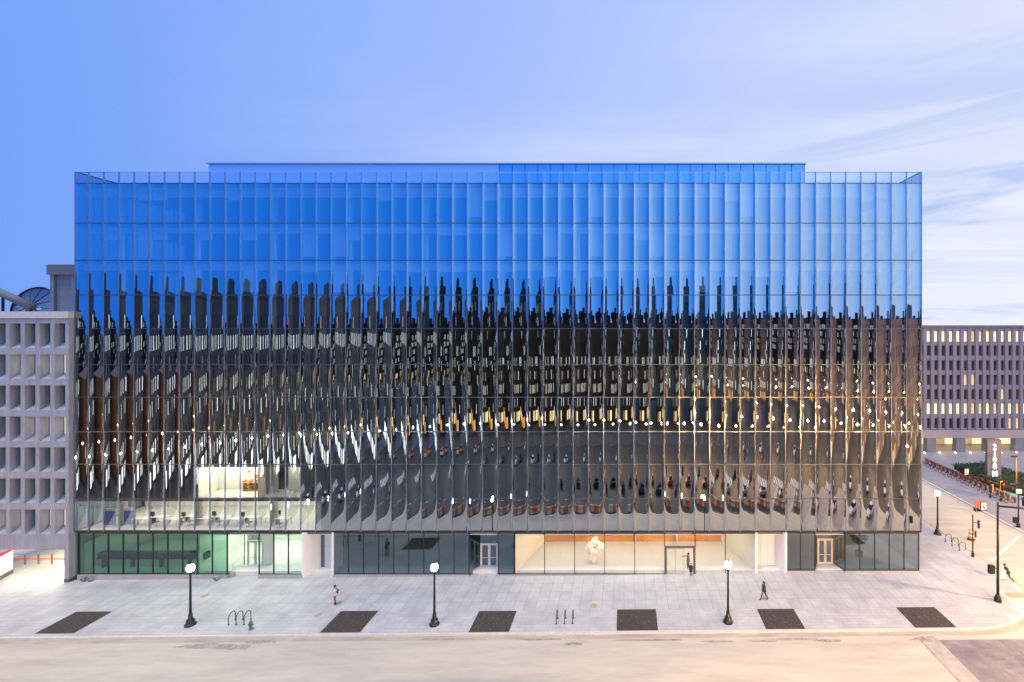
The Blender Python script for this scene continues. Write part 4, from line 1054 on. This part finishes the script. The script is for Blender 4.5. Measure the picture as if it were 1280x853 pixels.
for k in range(NB):
    f = k/(NB-1); q = a.lerp(b, f)
    o = b0 if k == 0 else dup(b0, (0, 0, 0))
    q.z = gz(q.x); place(o, q, random.uniform(-.12, .12)+.15)
    o['label'] = 'red share bicycle with yellow fenders parked in the dock row along the plaza'; o['group'] = 'share bikes in the dock row'
q = at(1205, 598); T9 = thing('dock_kiosk', 'dark kiosk with pale panel standing in the dock row', 'kiosk', q)
MB().box(q.x-.45, q.x+.1, q.y, q.y+.4, q.z, q.z+1.9).build('cabinet', BLACKIRON, T9); MB().box(q.x+.12, q.x+.75, q.y-.03, q.y+.05, q.z+.5, q.z+1.5).build('map_panel', WH, T9); MB().box(q.x+.4, q.x+.48, q.y-.02, q.y+.04, q.z, q.z+.498).build('post', BLACKIRON, T9)

# hedge beds
HED = mat('hedge_leaf', (.030, .060, .035), .7, var=.4, vscale=6); HEDB = mat('brown_leaf', (.10, .065, .035), .8, var=.35, vscale=5)
def hedge(label, corners, h, m_, n, seed):
    xs = [c[0] for c in corners]; ys = [c[1] for c in corners]; rr = random.Random(seed)
    t = thing('hedge', label, 'hedge', (sum(xs)/len(xs), sum(ys)/len(ys), gz(xs[0])))
    cx_, cy_ = sum(xs)/len(xs), sum(ys)/len(ys)
    def inside(x, y):
        c = False; j = len(corners)-1
        for i in range(len(corners)):
            if (corners[i][1] > y) != (corners[j][1] > y) and x < (corners[j][0]-corners[i][0])*(y-corners[i][1])/(corners[j][1]-corners[i][1])+corners[i][0]: c = not c
            j = i
        return c
    MB().prism([(cx_+(x-cx_)*.94, cy_+(y-cy_)*.94) for x, y in corners], lambda x: gz(x)-.05, lambda x: gz(x)+h*.72).build('stems', mat('hedge_stems', (.03, .03, .02), .9), t)
    m = MB(); k = 0
    while k < n:
        x, y = rr.uniform(min(xs), max(xs)), rr.uniform(min(ys), max(ys))
        if not inside(x, y): continue
        k += 1; hh = h*(1+.22*noise.noise(Vector((x*.7, y*.7, seed))))
        z = gz(x)+hh*(1-abs(rr.gauss(0, .28))); z = max(z, gz(x)+.05); s = rr.uniform(.05, .12)
        u = Vector((rr.uniform(-1, 1), rr.uniform(-1, 1), rr.uniform(-.5, 1))).normalized(); w = u.orthogonal().normalized(); v = u.cross(w); c = Vector((x, y, z))
        m.quad(c-w*s-v*s*.6, c+w*s-v*s*.6, c+w*s+v*s*.6, c-w*s+v*s*.6)
    m.build('foliage', m_, t, kind='stuff')
h1, h2 = at(1199, 596), at(1284, 622)
hedge('clipped dark green hedge bed around the pylon sign', [(h1.x+1.2, h1.y+.2), (h2.x+1.2, h2.y), (h2.x+7, h2.y+4), (h1.x+9, h1.y+5.5), (h1.x+1.8, h1.y+4.5)], .95, HED, 5200, 3)
hedge('low brown planting strip between the bikes and the green hedge', [(h1.x+.1, h1.y-.2), (h2.x+.0, h2.y-.2), (h2.x+1.15, h2.y-.1), (h1.x+1.15, h1.y+.1)], .55, HEDB, 2600, 8)

# indoor tree behind the corner glass
q = Vector((25.4, 3.2, gb2)); t = thing('indoor_tree', 'round dark potted tree inside the corner room', 'plant', q)
MB().lathe([(.35, 0), (.45, .5), (.40, .5)], q, 14).build('pot', BLACKIRON, t); MB().tube(q+Vector((0, 0, .4)), q+Vector((0, 0, 1.9)), .05, .035).build('trunk', mat('bark', (.08, .05, .035), .9), t)
m = MB(); rr = random.Random(2)
for _ in range(900):
    d = Vector((rr.gauss(0, 1), rr.gauss(0, 1), rr.gauss(0, 1))).normalized()*(rr.random()**.4)*.95; c = q+Vector((0, 0, 2.3))+d; u = Vector((rr.gauss(0, 1), rr.gauss(0, 1), rr.gauss(0, 1))).normalized(); w = u.orthogonal().normalized(); v = u.cross(w); s = .09
    m.quad(c-w*s-v*s*.5, c+w*s-v*s*.5, c+w*s+v*s*.5, c-w*s+v*s*.5)
m.build('crown', HED, t)

# ------------------------------------------------------------------ the town across the street, which the facade mirrors
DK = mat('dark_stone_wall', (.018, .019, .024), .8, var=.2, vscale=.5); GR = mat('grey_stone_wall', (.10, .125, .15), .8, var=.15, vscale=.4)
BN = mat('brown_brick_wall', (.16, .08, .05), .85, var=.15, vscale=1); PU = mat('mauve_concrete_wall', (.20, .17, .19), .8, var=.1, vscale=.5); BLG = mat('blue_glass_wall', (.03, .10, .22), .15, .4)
E_W = emis('far_lit_window', (.95, .92, .72), 1.3); E_C = emis('far_cool_window', (.85, .95, 1.0), 2.2); E_S = emis('cool_shop_window', (.88, .95, 1.0), 5.0); E_A2 = emis('orange_shop_window', (1.0, .45, .10), 1.6); E_A = emis('amber_shop_window', (1.0, .66, .25), 3.0)
E_D = emis('far_dim_window', (.5, .42, .26), .4)
WDK = mat('far_dark_window', (.012, .013, .017), .15)
def town_block(label, x0, x1, y0, y1, h, wall, faces, lit, ww_, wh_, seed, name='city_building'):
    zb = gz((x0+x1)/2)-.3; t = thing(name, label, 'building', ((x0+x1)/2, (y0+y1)/2, zb)); rr = random.Random(seed)
    MB().box(x0, x1, y0, y1, zb, zb+h).build('wall', wall, t)
    MB().box(x0-.3, x1+.3, y0-.3, y1+.3, zb+h+.003, zb+h+.9).build('roof', wall, t)
    MB().box(x0+(x1-x0)*.25, x0+(x1-x0)*.6, y0+(y1-y0)*.25, y0+(y1-y0)*.7, zb+h+.9, zb+h+4).build('roof_house', wall, t)
    for fc in faces:
        L0, L1 = (x0, x1) if fc in 'ns' else (y0, y1); n = int((L1-L0-1)/(ww_*2.9)); nr = int((h-5)/3.5)
        while n*nr > 90//len(faces): n -= 1
        st = (L1-L0)/n; mm = []
        for mt in (E_W, E_C, E_D, WDK):
            bx = MB().box(-ww_/2, ww_/2, -.06, .02, 0, wh_) if fc in 'ns' else MB().box(-.06, .06, -ww_/2, ww_/2, 0, wh_)
            mm.append(meshof(bx, 'window', mt))
        for r in range(nr):
            rowlit = rr.random() < .4
            for k in range(n):
                u = L0+(k+.5)*st; z = zb+4.6+r*3.5; pr = lit*(2.2 if rowlit else .5)
                me = mm[0 if rr.random() < .6 else (1 if rr.random() < .5 else 2)] if rr.random() < pr else mm[3]
                loc = {'n': (u, y1, z), 's': (u, y0, z), 'e': (x1, u, z), 'w': (x0, u, z)}[fc]
                inst('window', me, t, loc)
        # shop fronts
        n2 = max(2, int((L1-L0)/6)); mk = lambda e: meshof((MB().box(-2, 2, -.06, .03, 0, 2.6) if fc in 'ns' else MB().box(-.06, .06, -2, 2, 0, 2.6)), 'shop_window', e); mz = [mk(e) for e in ((E_S, E_S, E_W) if wall is GR else (E_A, E_W, E_D, E_A2))]
        for k in range(n2):
            if rr.random() < (.85 if wall is GR else .5):
                u = L0+(k+.5)*(L1-L0)/n2; loc = {'n': (u, y1, zb+.8), 's': (u, y0, zb+.8), 'e': (x1, u, zb+.8), 'w': (x0, u, zb+.8)}[fc]
                inst('shop_window', rr.choice(mz), t, loc)
    return t
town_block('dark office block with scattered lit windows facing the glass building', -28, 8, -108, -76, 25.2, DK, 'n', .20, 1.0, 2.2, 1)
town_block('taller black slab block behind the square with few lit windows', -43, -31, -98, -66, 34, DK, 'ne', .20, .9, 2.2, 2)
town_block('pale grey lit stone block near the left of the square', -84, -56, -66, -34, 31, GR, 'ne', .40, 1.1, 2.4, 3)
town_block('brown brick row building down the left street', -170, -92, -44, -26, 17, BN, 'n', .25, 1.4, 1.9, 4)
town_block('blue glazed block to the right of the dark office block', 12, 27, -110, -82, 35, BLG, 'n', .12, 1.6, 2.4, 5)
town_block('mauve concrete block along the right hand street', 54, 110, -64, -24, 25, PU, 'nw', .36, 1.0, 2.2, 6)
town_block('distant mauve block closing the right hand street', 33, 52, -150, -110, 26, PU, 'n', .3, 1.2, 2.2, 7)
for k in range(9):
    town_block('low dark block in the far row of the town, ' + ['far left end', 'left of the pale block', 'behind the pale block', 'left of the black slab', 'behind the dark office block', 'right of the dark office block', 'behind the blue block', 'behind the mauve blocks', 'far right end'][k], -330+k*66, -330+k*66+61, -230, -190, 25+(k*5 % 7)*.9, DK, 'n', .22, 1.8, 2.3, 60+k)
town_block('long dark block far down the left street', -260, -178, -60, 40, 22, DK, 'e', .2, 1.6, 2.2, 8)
# street lamps of the town
tl = []
for k in range(7): tl.append((Vector((-62-k*20, -12.2 if False else -24.5, 0)), LO, 6000 if k < 1 else 2000, 'in the row down the left street'))
for k in range(6): tl.append((Vector((46+(k % 2)*8, -13-k*17, 0)), LO, 27000 if k == 0 else 9000, 'in the row along the right hand street'))
for x, y in ((-34, -35), (-4, -36)): tl.append((Vector((x, y, 0)), LW, 5000, 'on the square'))
for x, y in ((14, -35), (33, -37)): tl.append((Vector((x, y, 0)), LO, 30000, 'along the near lane of the square'))
tl.append((Vector((63, 6, 0)), LO, 23000, 'on the plaza across the side street'))
CO = mat('cobra_pole', (.06, .06, .065), .5, .3); EO = emis('sodium_lamp', (1.0, .46, .13), 22.0); EW = emis('white_lamp', (1.0, .95, .85), 10.0)
def cobra(e):
    t = thing('tall_street_lamp', '', 'street lamp'); MB().tube((0, 0, 0), (0, 0, 8.2), .12, .07).build('pole', CO, t, smooth=True)
    MB().path([(0, 0, 8.1), (0, .6, 8.6), (0, 1.8, 8.75)], .05).build('arm', CO, t); MB().box(-.16, .16, 1.7, 2.4, 8.68, 8.84).build('lamp_head', CO, t); MB().box(-.13, .13, 1.8, 2.2, 8.56, 8.676).build('lens', e, t)
    return t
cO = cobra(EO); cW = cobra(EW); uo = uw = False
for i, (q, c, pw, lab) in enumerate(tl):
    q.z = gz(q.x)-RD; base = cO if c is LO else cW; used = uo if c is LO else uw
    o = dup(base, (0, 0, 0)) if used else base
    if c is LO: uo = True
    else: uw = True
    place(o, q); o['label'] = ('tall orange sodium street lamp ' if c is LO else 'tall white street lamp ') + lab; o['group'] = 'tall street lamps ' + lab
    light('street_light', 'POINT', q+Vector((0, 2.05, 8.35)), pw, c, .10)
for k in range(14):
    q = Vector((38+(k % 4)*7.3, -36-k*6.1, 0)); q.z = gz(q.x)-RD; o = dup(cO, q); o['label'] = 'tall orange sodium street lamp among the lamps of the right hand square'; o['group'] = 'tall street lamps of the right hand square'
for k in range(8):
    q = Vector((-54-(k % 3)*9.3, -69-k*6.1, 0)); q.z = gz(q.x)-RD; o = dup(cO, q); o['label'] = 'tall orange sodium street lamp among the lamps behind the pale block'; o['group'] = 'tall street lamps behind the pale block'
# barriers and cars in the road (seen in the mirror panels)
def barrier(mt):
    t = thing('road_barrier', '', 'barrier'); m = MB(); k = len(m.v)
    prof = [(-.30, 0), (-.30, .2), (-.12, .45), (-.09, .95), (.09, .95), (.12, .45), (.30, .2), (.30, 0)]
    for x in (-.95, .95): m.v += [Vector((x, y, z)) for y, z in prof]
    for i in range(8): j = (i+1) % 8; m.f.append((i, j, 8+j, 8+i)); m.m.append(0)
    m.f.append(tuple(range(8))); m.m.append(0); m.f.append(tuple(reversed(range(8, 16)))); m.m.append(0)
    m.build('shell', mt, t); MB().box(-.6, .6, -.13, .13, .62, .70).build('slot_band', mat('barrier_slot', (.3, .3, .3), .6), t); return t
bo, bw_ = barrier(OR), barrier(WH); uo = uw = False
for k in range(12):
    for x, y, rz in ((-24+k*2.05, -16.2-.04*(k-6)**2*.5, -.02*(k-6)), (8+k*2.05, -18.5+.05*(k-4)**2*.4, .05*(k-4))):
        if k > 7 and x > 5: continue
        iso = k % 2 == 0; base = bo if iso else bw_; used = uo if iso else uw
        o = dup(base, (0, 0, 0)) if used else base
        if iso: uo = True
        else: uw = True
        place(o, (x, y, gz(x)-RD), rz); o['label'] = ('orange' if iso else 'white') + ' plastic road barrier in the line closing the lane'; o['group'] = 'road barriers, ' + ('orange' if iso else 'white')
def car(label, loc, rz, paint):
    t = thing('parked_car', label, 'car'); w = .88
    side = [(-2.2, .35), (-2.25, .7), (-2.1, .95), (-1.0, 1.0), (.9, .98), (2.0, .82), (2.25, .6), (2.2, .35)]
    def ext(pr, wt, wb):
        m = MB(); n = len(pr)
        for s in (-1, 1): m.v += [Vector((x, s*(wb if z < .99 else wt), z)) for x, z in pr]
        for i in range(n): j = (i+1) % n; m.f.append((i, j, n+j, n+i)); m.m.append(0)
        m.f.append(tuple(reversed(range(n)))); m.m.append(0); m.f.append(tuple(range(n, 2*n))); m.m.append(0); return m
    ext(side, w, w).build('body', paint, t, bevel=.06)
    ext([(-1.75, .985), (-1.2, 1.42), (.3, 1.45), (1.05, .985)], .66, .8).build('windows', WDK, t); MB().box(-1.15, .25, -.64, .64, 1.44, 1.49).build('roof', paint, t, bevel=.03)
    for x in (-1.4, 1.4):
        for s in (-1, 1):
            wl = MB().tube((x, s*.72, .33), (x, s*.92, .33), .33, n=18).build('wheel', TY, t); MB().tube((x, s*.921, .33), (x, s*.935, .33), .19, n=12).build('rim', STEEL, wl)
    for s in (-1, 1): MB().box(2.17, 2.27, s*.62-.16, s*.62+.16, .58, .72).build('headlight', WH, t); MB().box(-2.28, -2.18, s*.66-.14, s*.66+.14, .72, .88).build('tail_light', mat('tail_red', (.5, .02, .02), .3), t)
    place(t, loc, rz); return t
pw_, pb_, pd_, po_ = mat('white_car_paint', (.7, .7, .7), .25, coat=.6), mat('blue_car_paint', (.03, .05, .10), .25, coat=.6), mat('dark_car_paint', (.02, .02, .025), .25, coat=.6), mat('orange_car_paint', (.6, .16, .03), .3, coat=.5)
for lab, x, y, rz, pt in (('white parked car in the middle of the road', 20, -22.5, .5, pw_), ('second white car near the corner, angled to the kerb', 31, -15.5, 1.2, pw_), ('dark blue car waiting by the barriers', 3, -24, .1, pb_), ('black car behind the dark blue one', -4, -27, .05, pd_), ('orange car beside the barriers', 9, -27.5, .3, po_), ('white car parked on the left by the pale block', -44, -21, 0, pw_), ('dark car parked on the left behind the white one', -51, -21, 0, pd_), ('white car turning into the right hand street', 38, -24, 2.0, pw_),
  ('dark car leaving the square behind the orange car', 16, -31, .7, pd_), ('white car on the square before the dark office block', -12, -40, .2, pw_), ('blue car following the white car on the square', -19, -41, .2, pb_), ('white car parked by the far kerb of the square', -30, -47, 0, pw_), ('orange car parked by the far kerb of the square', -37, -47, 0, po_), ('dark car waiting at the right hand crossing', 27, -42, 1.4, pd_), ('white car waiting at the right hand crossing', 31, -46, 1.4, pw_), ('black car parked at the end of the left lane', -58, -21, 0, pd_)):
    car(lab, (x, y, gz(x)-RD), rz, pt)
# bare street trees across the road
BARK = mat('bark', (.08, .05, .035), .9)
def bare_tree(label, x, y, h, seed):
    rr = random.Random(seed); q = Vector((x, y, gz(x)-RD)); t = thing('bare_tree', label, 'tree', q)
    MB().tube(q, q+Vector((0, 0, h*.35)), .20, .14).build('trunk', BARK, t); m = MB()
    def grow(p, d, l, r, k):
        e = p+d*l; m.tube(p, e, r, r*.65, 5, False)
        if k == 0: return
        for _ in range(3): grow(e, (d+Vector((rr.gauss(0, .45), rr.gauss(0, .45), rr.uniform(0, .3)))).normalized(), l*.72, r*.62, k-1)
    for _ in range(4): grow(q+Vector((0, 0, h*.34)), Vector((rr.gauss(0, .4), rr.gauss(0, .4), 1)).normalized(), h*.22, .10, 3)
    m.build('crown', BARK, t)
for i, (x, y) in enumerate(((-40, -29), (-56, -28), (-72, -25), (42, -34), (52, -20), (-14, -60))):
    bare_tree(['bare tree beside the white car on the left', 'bare tree in front of the pale grey block', 'bare tree at the start of the left street', 'bare tree at the mouth of the right hand street', 'bare tree on the corner of the mauve block', 'bare tree on the square before the dark block'][i], x, y, 8.5+i % 3, 40+i)

# ------------------------------------------------------------------ sky, fill lamp, camera
W = bpy.data.worlds.new('World'); scn.world = W; W.use_nodes = True
nt = W.node_tree; N = nt.nodes; L = nt.links; bg = N['Background']
FILL_EL, FILL_AZ = R(72.0), R(215)
sky = N.new('ShaderNodeTexSky'); sky.sky_type = 'NISHITA'; sky.sun_disc = False; sky.sun_elevation = FILL_EL; sky.sun_rotation = FILL_AZ
tc = N.new('ShaderNodeTexCoord')
def vm(op, a, b=None):
    n = N.new('ShaderNodeVectorMath'); n.operation = op
    if isinstance(a, tuple): n.inputs[0].default_value = a
    else: L.new(a, n.inputs[0])
    if b is not None:
        if isinstance(b, tuple): n.inputs[1].default_value = b
        else: L.new(b, n.inputs[1])
    return n
def mth(op, a, b=None, clamp=False):
    n = N.new('ShaderNodeMath'); n.operation = op; n.use_clamp = clamp
    for i, v in enumerate((a, b)):
        if v is None: continue
        if isinstance(v, (int, float)): n.inputs[i].default_value = v
        else: L.new(v, n.inputs[i])
    return n.outputs[0]
dirv = tc.outputs['Generated']
a_ = vm('DOT_PRODUCT', dirv, (.92, .39, 0)).outputs['Value']
sep = N.new('ShaderNodeSeparateXYZ'); L.new(dirv, sep.inputs[0])
def ramp_of(val, stops):
    r = N.new('ShaderNodeValToRGB'); mr = N.new('ShaderNodeMapRange'); mr.inputs['From Min'].default_value = -1; mr.inputs['From Max'].default_value = 1
    L.new(val, mr.inputs['Value']); L.new(mr.outputs[0], r.inputs[0]); cr = r.color_ramp
    cr.elements[0].position = 0; cr.elements[0].color = (*stops[0][1], 1); cr.elements[1].position = 1; cr.elements[1].color = (*stops[-1][1], 1)
    for q, c in stops[1:-1]: e = cr.elements.new((q+1)/2); e.color = (*c, 1)
    return r
rf = ramp_of(a_, [(-1, (.10, .28, .90)), (-.45, (.19, .37, .93)), (.15, (.37, .52, 1.0)), (.8, (.62, .70, .98)), (1, (.75, .78, .98))])
rb_ = ramp_of(sep.outputs['X'], [(-1, (.02, .28, 1.25)), (-.45, (.03, .36, 1.5)), (-.12, (.07, .50, 1.65)), (.12, (.26, .75, 1.8)), (.32, (.58, 1.0, 1.9)), (.6, (1.0, 1.35, 2.0)), (1, (1.2, 1.4, 2.0))])
yb = N.new('ShaderNodeMapRange'); yb.interpolation_type = 'SMOOTHSTEP'; yb.inputs['From Min'].default_value = .2; yb.inputs['From Max'].default_value = -.2; L.new(sep.outputs['Y'], yb.inputs['Value'])
ramp = N.new('ShaderNodeMix'); ramp.data_type = 'RGBA'; L.new(yb.outputs[0], ramp.inputs['Factor']); L.new(rf.outputs[0], ramp.inputs['A']); L.new(rb_.outputs[0], ramp.inputs['B'])
# pale band near the horizon on the sunset side
zc = mth('MAXIMUM', sep.outputs['Z'], 0.0)
hz = mth('POWER', mth('SUBTRACT', 1.0, zc, True), 5.0)
asun = mth('MULTIPLY', mth('ADD', a_, .1, False), .8, True)
hf = mth('MULTIPLY', hz, asun, True)
mixh = N.new('ShaderNodeMix'); mixh.data_type = 'RGBA'; L.new(hf, mixh.inputs['Factor']); L.new(ramp.outputs['Result'], mixh.inputs['A']); mixh.inputs['B'].default_value = (.86, .90, 1.0, 1)
# clouds on a high plane
zz_ = mth('MAXIMUM', sep.outputs['Z'], .06)
comb = N.new('ShaderNodeCombineXYZ'); L.new(mth('DIVIDE', sep.outputs['X'], zz_), comb.inputs[0]); L.new(mth('DIVIDE', sep.outputs['Y'], zz_), comb.inputs[1])
mp = N.new('ShaderNodeMapping'); mp.inputs['Rotation'].default_value = (0, 0, .5); mp.inputs['Scale'].default_value = (.16, .5, 1); L.new(comb.outputs[0], mp.inputs['Vector'])
nz = N.new('ShaderNodeTexNoise'); nz.inputs['Scale'].default_value = 1.0; nz.inputs['Detail'].default_value = 7; nz.inputs['Roughness'].default_value = .52; nz.inputs['Distortion'].default_value = .5; L.new(mp.outputs[0], nz.inputs['Vector'])
cm = N.new('ShaderNodeMapRange'); cm.interpolation_type = 'SMOOTHSTEP'; cm.inputs['From Min'].default_value = .40; cm.inputs['From Max'].default_value = .66; L.new(nz.outputs['Fac'], cm.inputs['Value'])
cf = mth('MULTIPLY', cm.outputs[0], mth('MULTIPLY_ADD', a_, .75), True); cf.node.inputs[1].links[0].from_node.inputs[2].default_value = .28
mixc = N.new('ShaderNodeMix'); mixc.data_type = 'RGBA'; L.new(cf, mixc.inputs['Factor']); L.new(mixh.outputs['Result'], mixc.inputs['A']); mixc.inputs['B'].default_value = (.86, .90, 1.0, 1)
mp2 = N.new('ShaderNodeMapping'); mp2.inputs['Scale'].default_value = (1.6, 1.6, 14); L.new(dirv, mp2.inputs['Vector'])
n2 = N.new('ShaderNodeTexNoise'); n2.inputs['Scale'].default_value = 1.4; n2.inputs['Detail'].default_value = 6; n2.inputs['Distortion'].default_value = .6; L.new(mp2.outputs[0], n2.inputs['Vector'])
c2 = N.new('ShaderNodeMapRange'); c2.interpolation_type = 'SMOOTHSTEP'; c2.inputs['From Min'].default_value = .46; c2.inputs['From Max'].default_value = .62; c2.inputs['To Max'].default_value = 1.0; L.new(n2.outputs['Fac'], c2.inputs['Value'])
low = N.new('ShaderNodeMapRange'); low.inputs['From Min'].default_value = .5; low.inputs['From Max'].default_value = .05; L.new(sep.outputs['Z'], low.inputs['Value'])
as2 = N.new('ShaderNodeMapRange'); as2.inputs['From Min'].default_value = .35; as2.inputs['From Max'].default_value = .75; L.new(a_, as2.inputs['Value'])
mix2 = N.new('ShaderNodeMix'); mix2.data_type = 'RGBA'; L.new(mth('MULTIPLY', mth('MULTIPLY', c2.outputs[0], low.outputs[0]), as2.outputs[0], True), mix2.inputs['Factor']); L.new(mixc.outputs['Result'], mix2.inputs['A']); mix2.inputs['B'].default_value = (.36, .50, .86, 1)
add = N.new('ShaderNodeMix'); add.data_type = 'RGBA'; add.blend_type = 'ADD'; add.inputs['Factor'].default_value = 1.0
ss = vm('SCALE', sky.outputs[0]); ss.inputs['Scale'].default_value = .002
L.new(mix2.outputs['Result'], add.inputs['A']); L.new(ss.outputs[0], add.inputs['B'])
L.new(add.outputs['Result'], bg.inputs['Color']); bg.inputs['Strength'].default_value = 1.0

sl = bpy.data.lights.new('fill_sun', 'SUN'); sl.energy = 3.0; sl.angle = R(18); sl.color = (1, .93, .84)  # added high fill that brightens the paving; the real one has set
so = bpy.data.objects.new('fill_sun', sl); COL.objects.link(so)
sd = Vector((math.sin(FILL_AZ)*math.cos(FILL_EL), math.cos(FILL_AZ)*math.cos(FILL_EL), math.sin(FILL_EL))).normalized()
so.rotation_euler = sd.to_track_quat('Z', 'Y').to_euler()

cam = bpy.data.cameras.new('camera'); co = bpy.data.objects.new('camera', cam); COL.objects.link(co); scn.camera = co
co.location = (0, -CAM_D, CAM_H); co.rotation_euler = (PI/2, 0, 0)
cam.sensor_width = 36; cam.lens = 36*F_PX/1280; cam.shift_x = (640-VPX)/1280; cam.shift_y = (VPY-426.5)/1280
cam.clip_end = 5000
vs = scn.view_settings; vs.view_transform = 'Standard'; vs.look = 'None'; vs.exposure = 0; vs.gamma = 1; vs.use_curve_mapping = False
scn.cycles.max_bounces = 10; scn.cycles.transparent_max_bounces = 16; scn.cycles.glossy_bounces = 4; scn.cycles.diffuse_bounces = 3
scn.cycles.caustics_reflective = False; scn.cycles.sample_clamp_indirect = 6
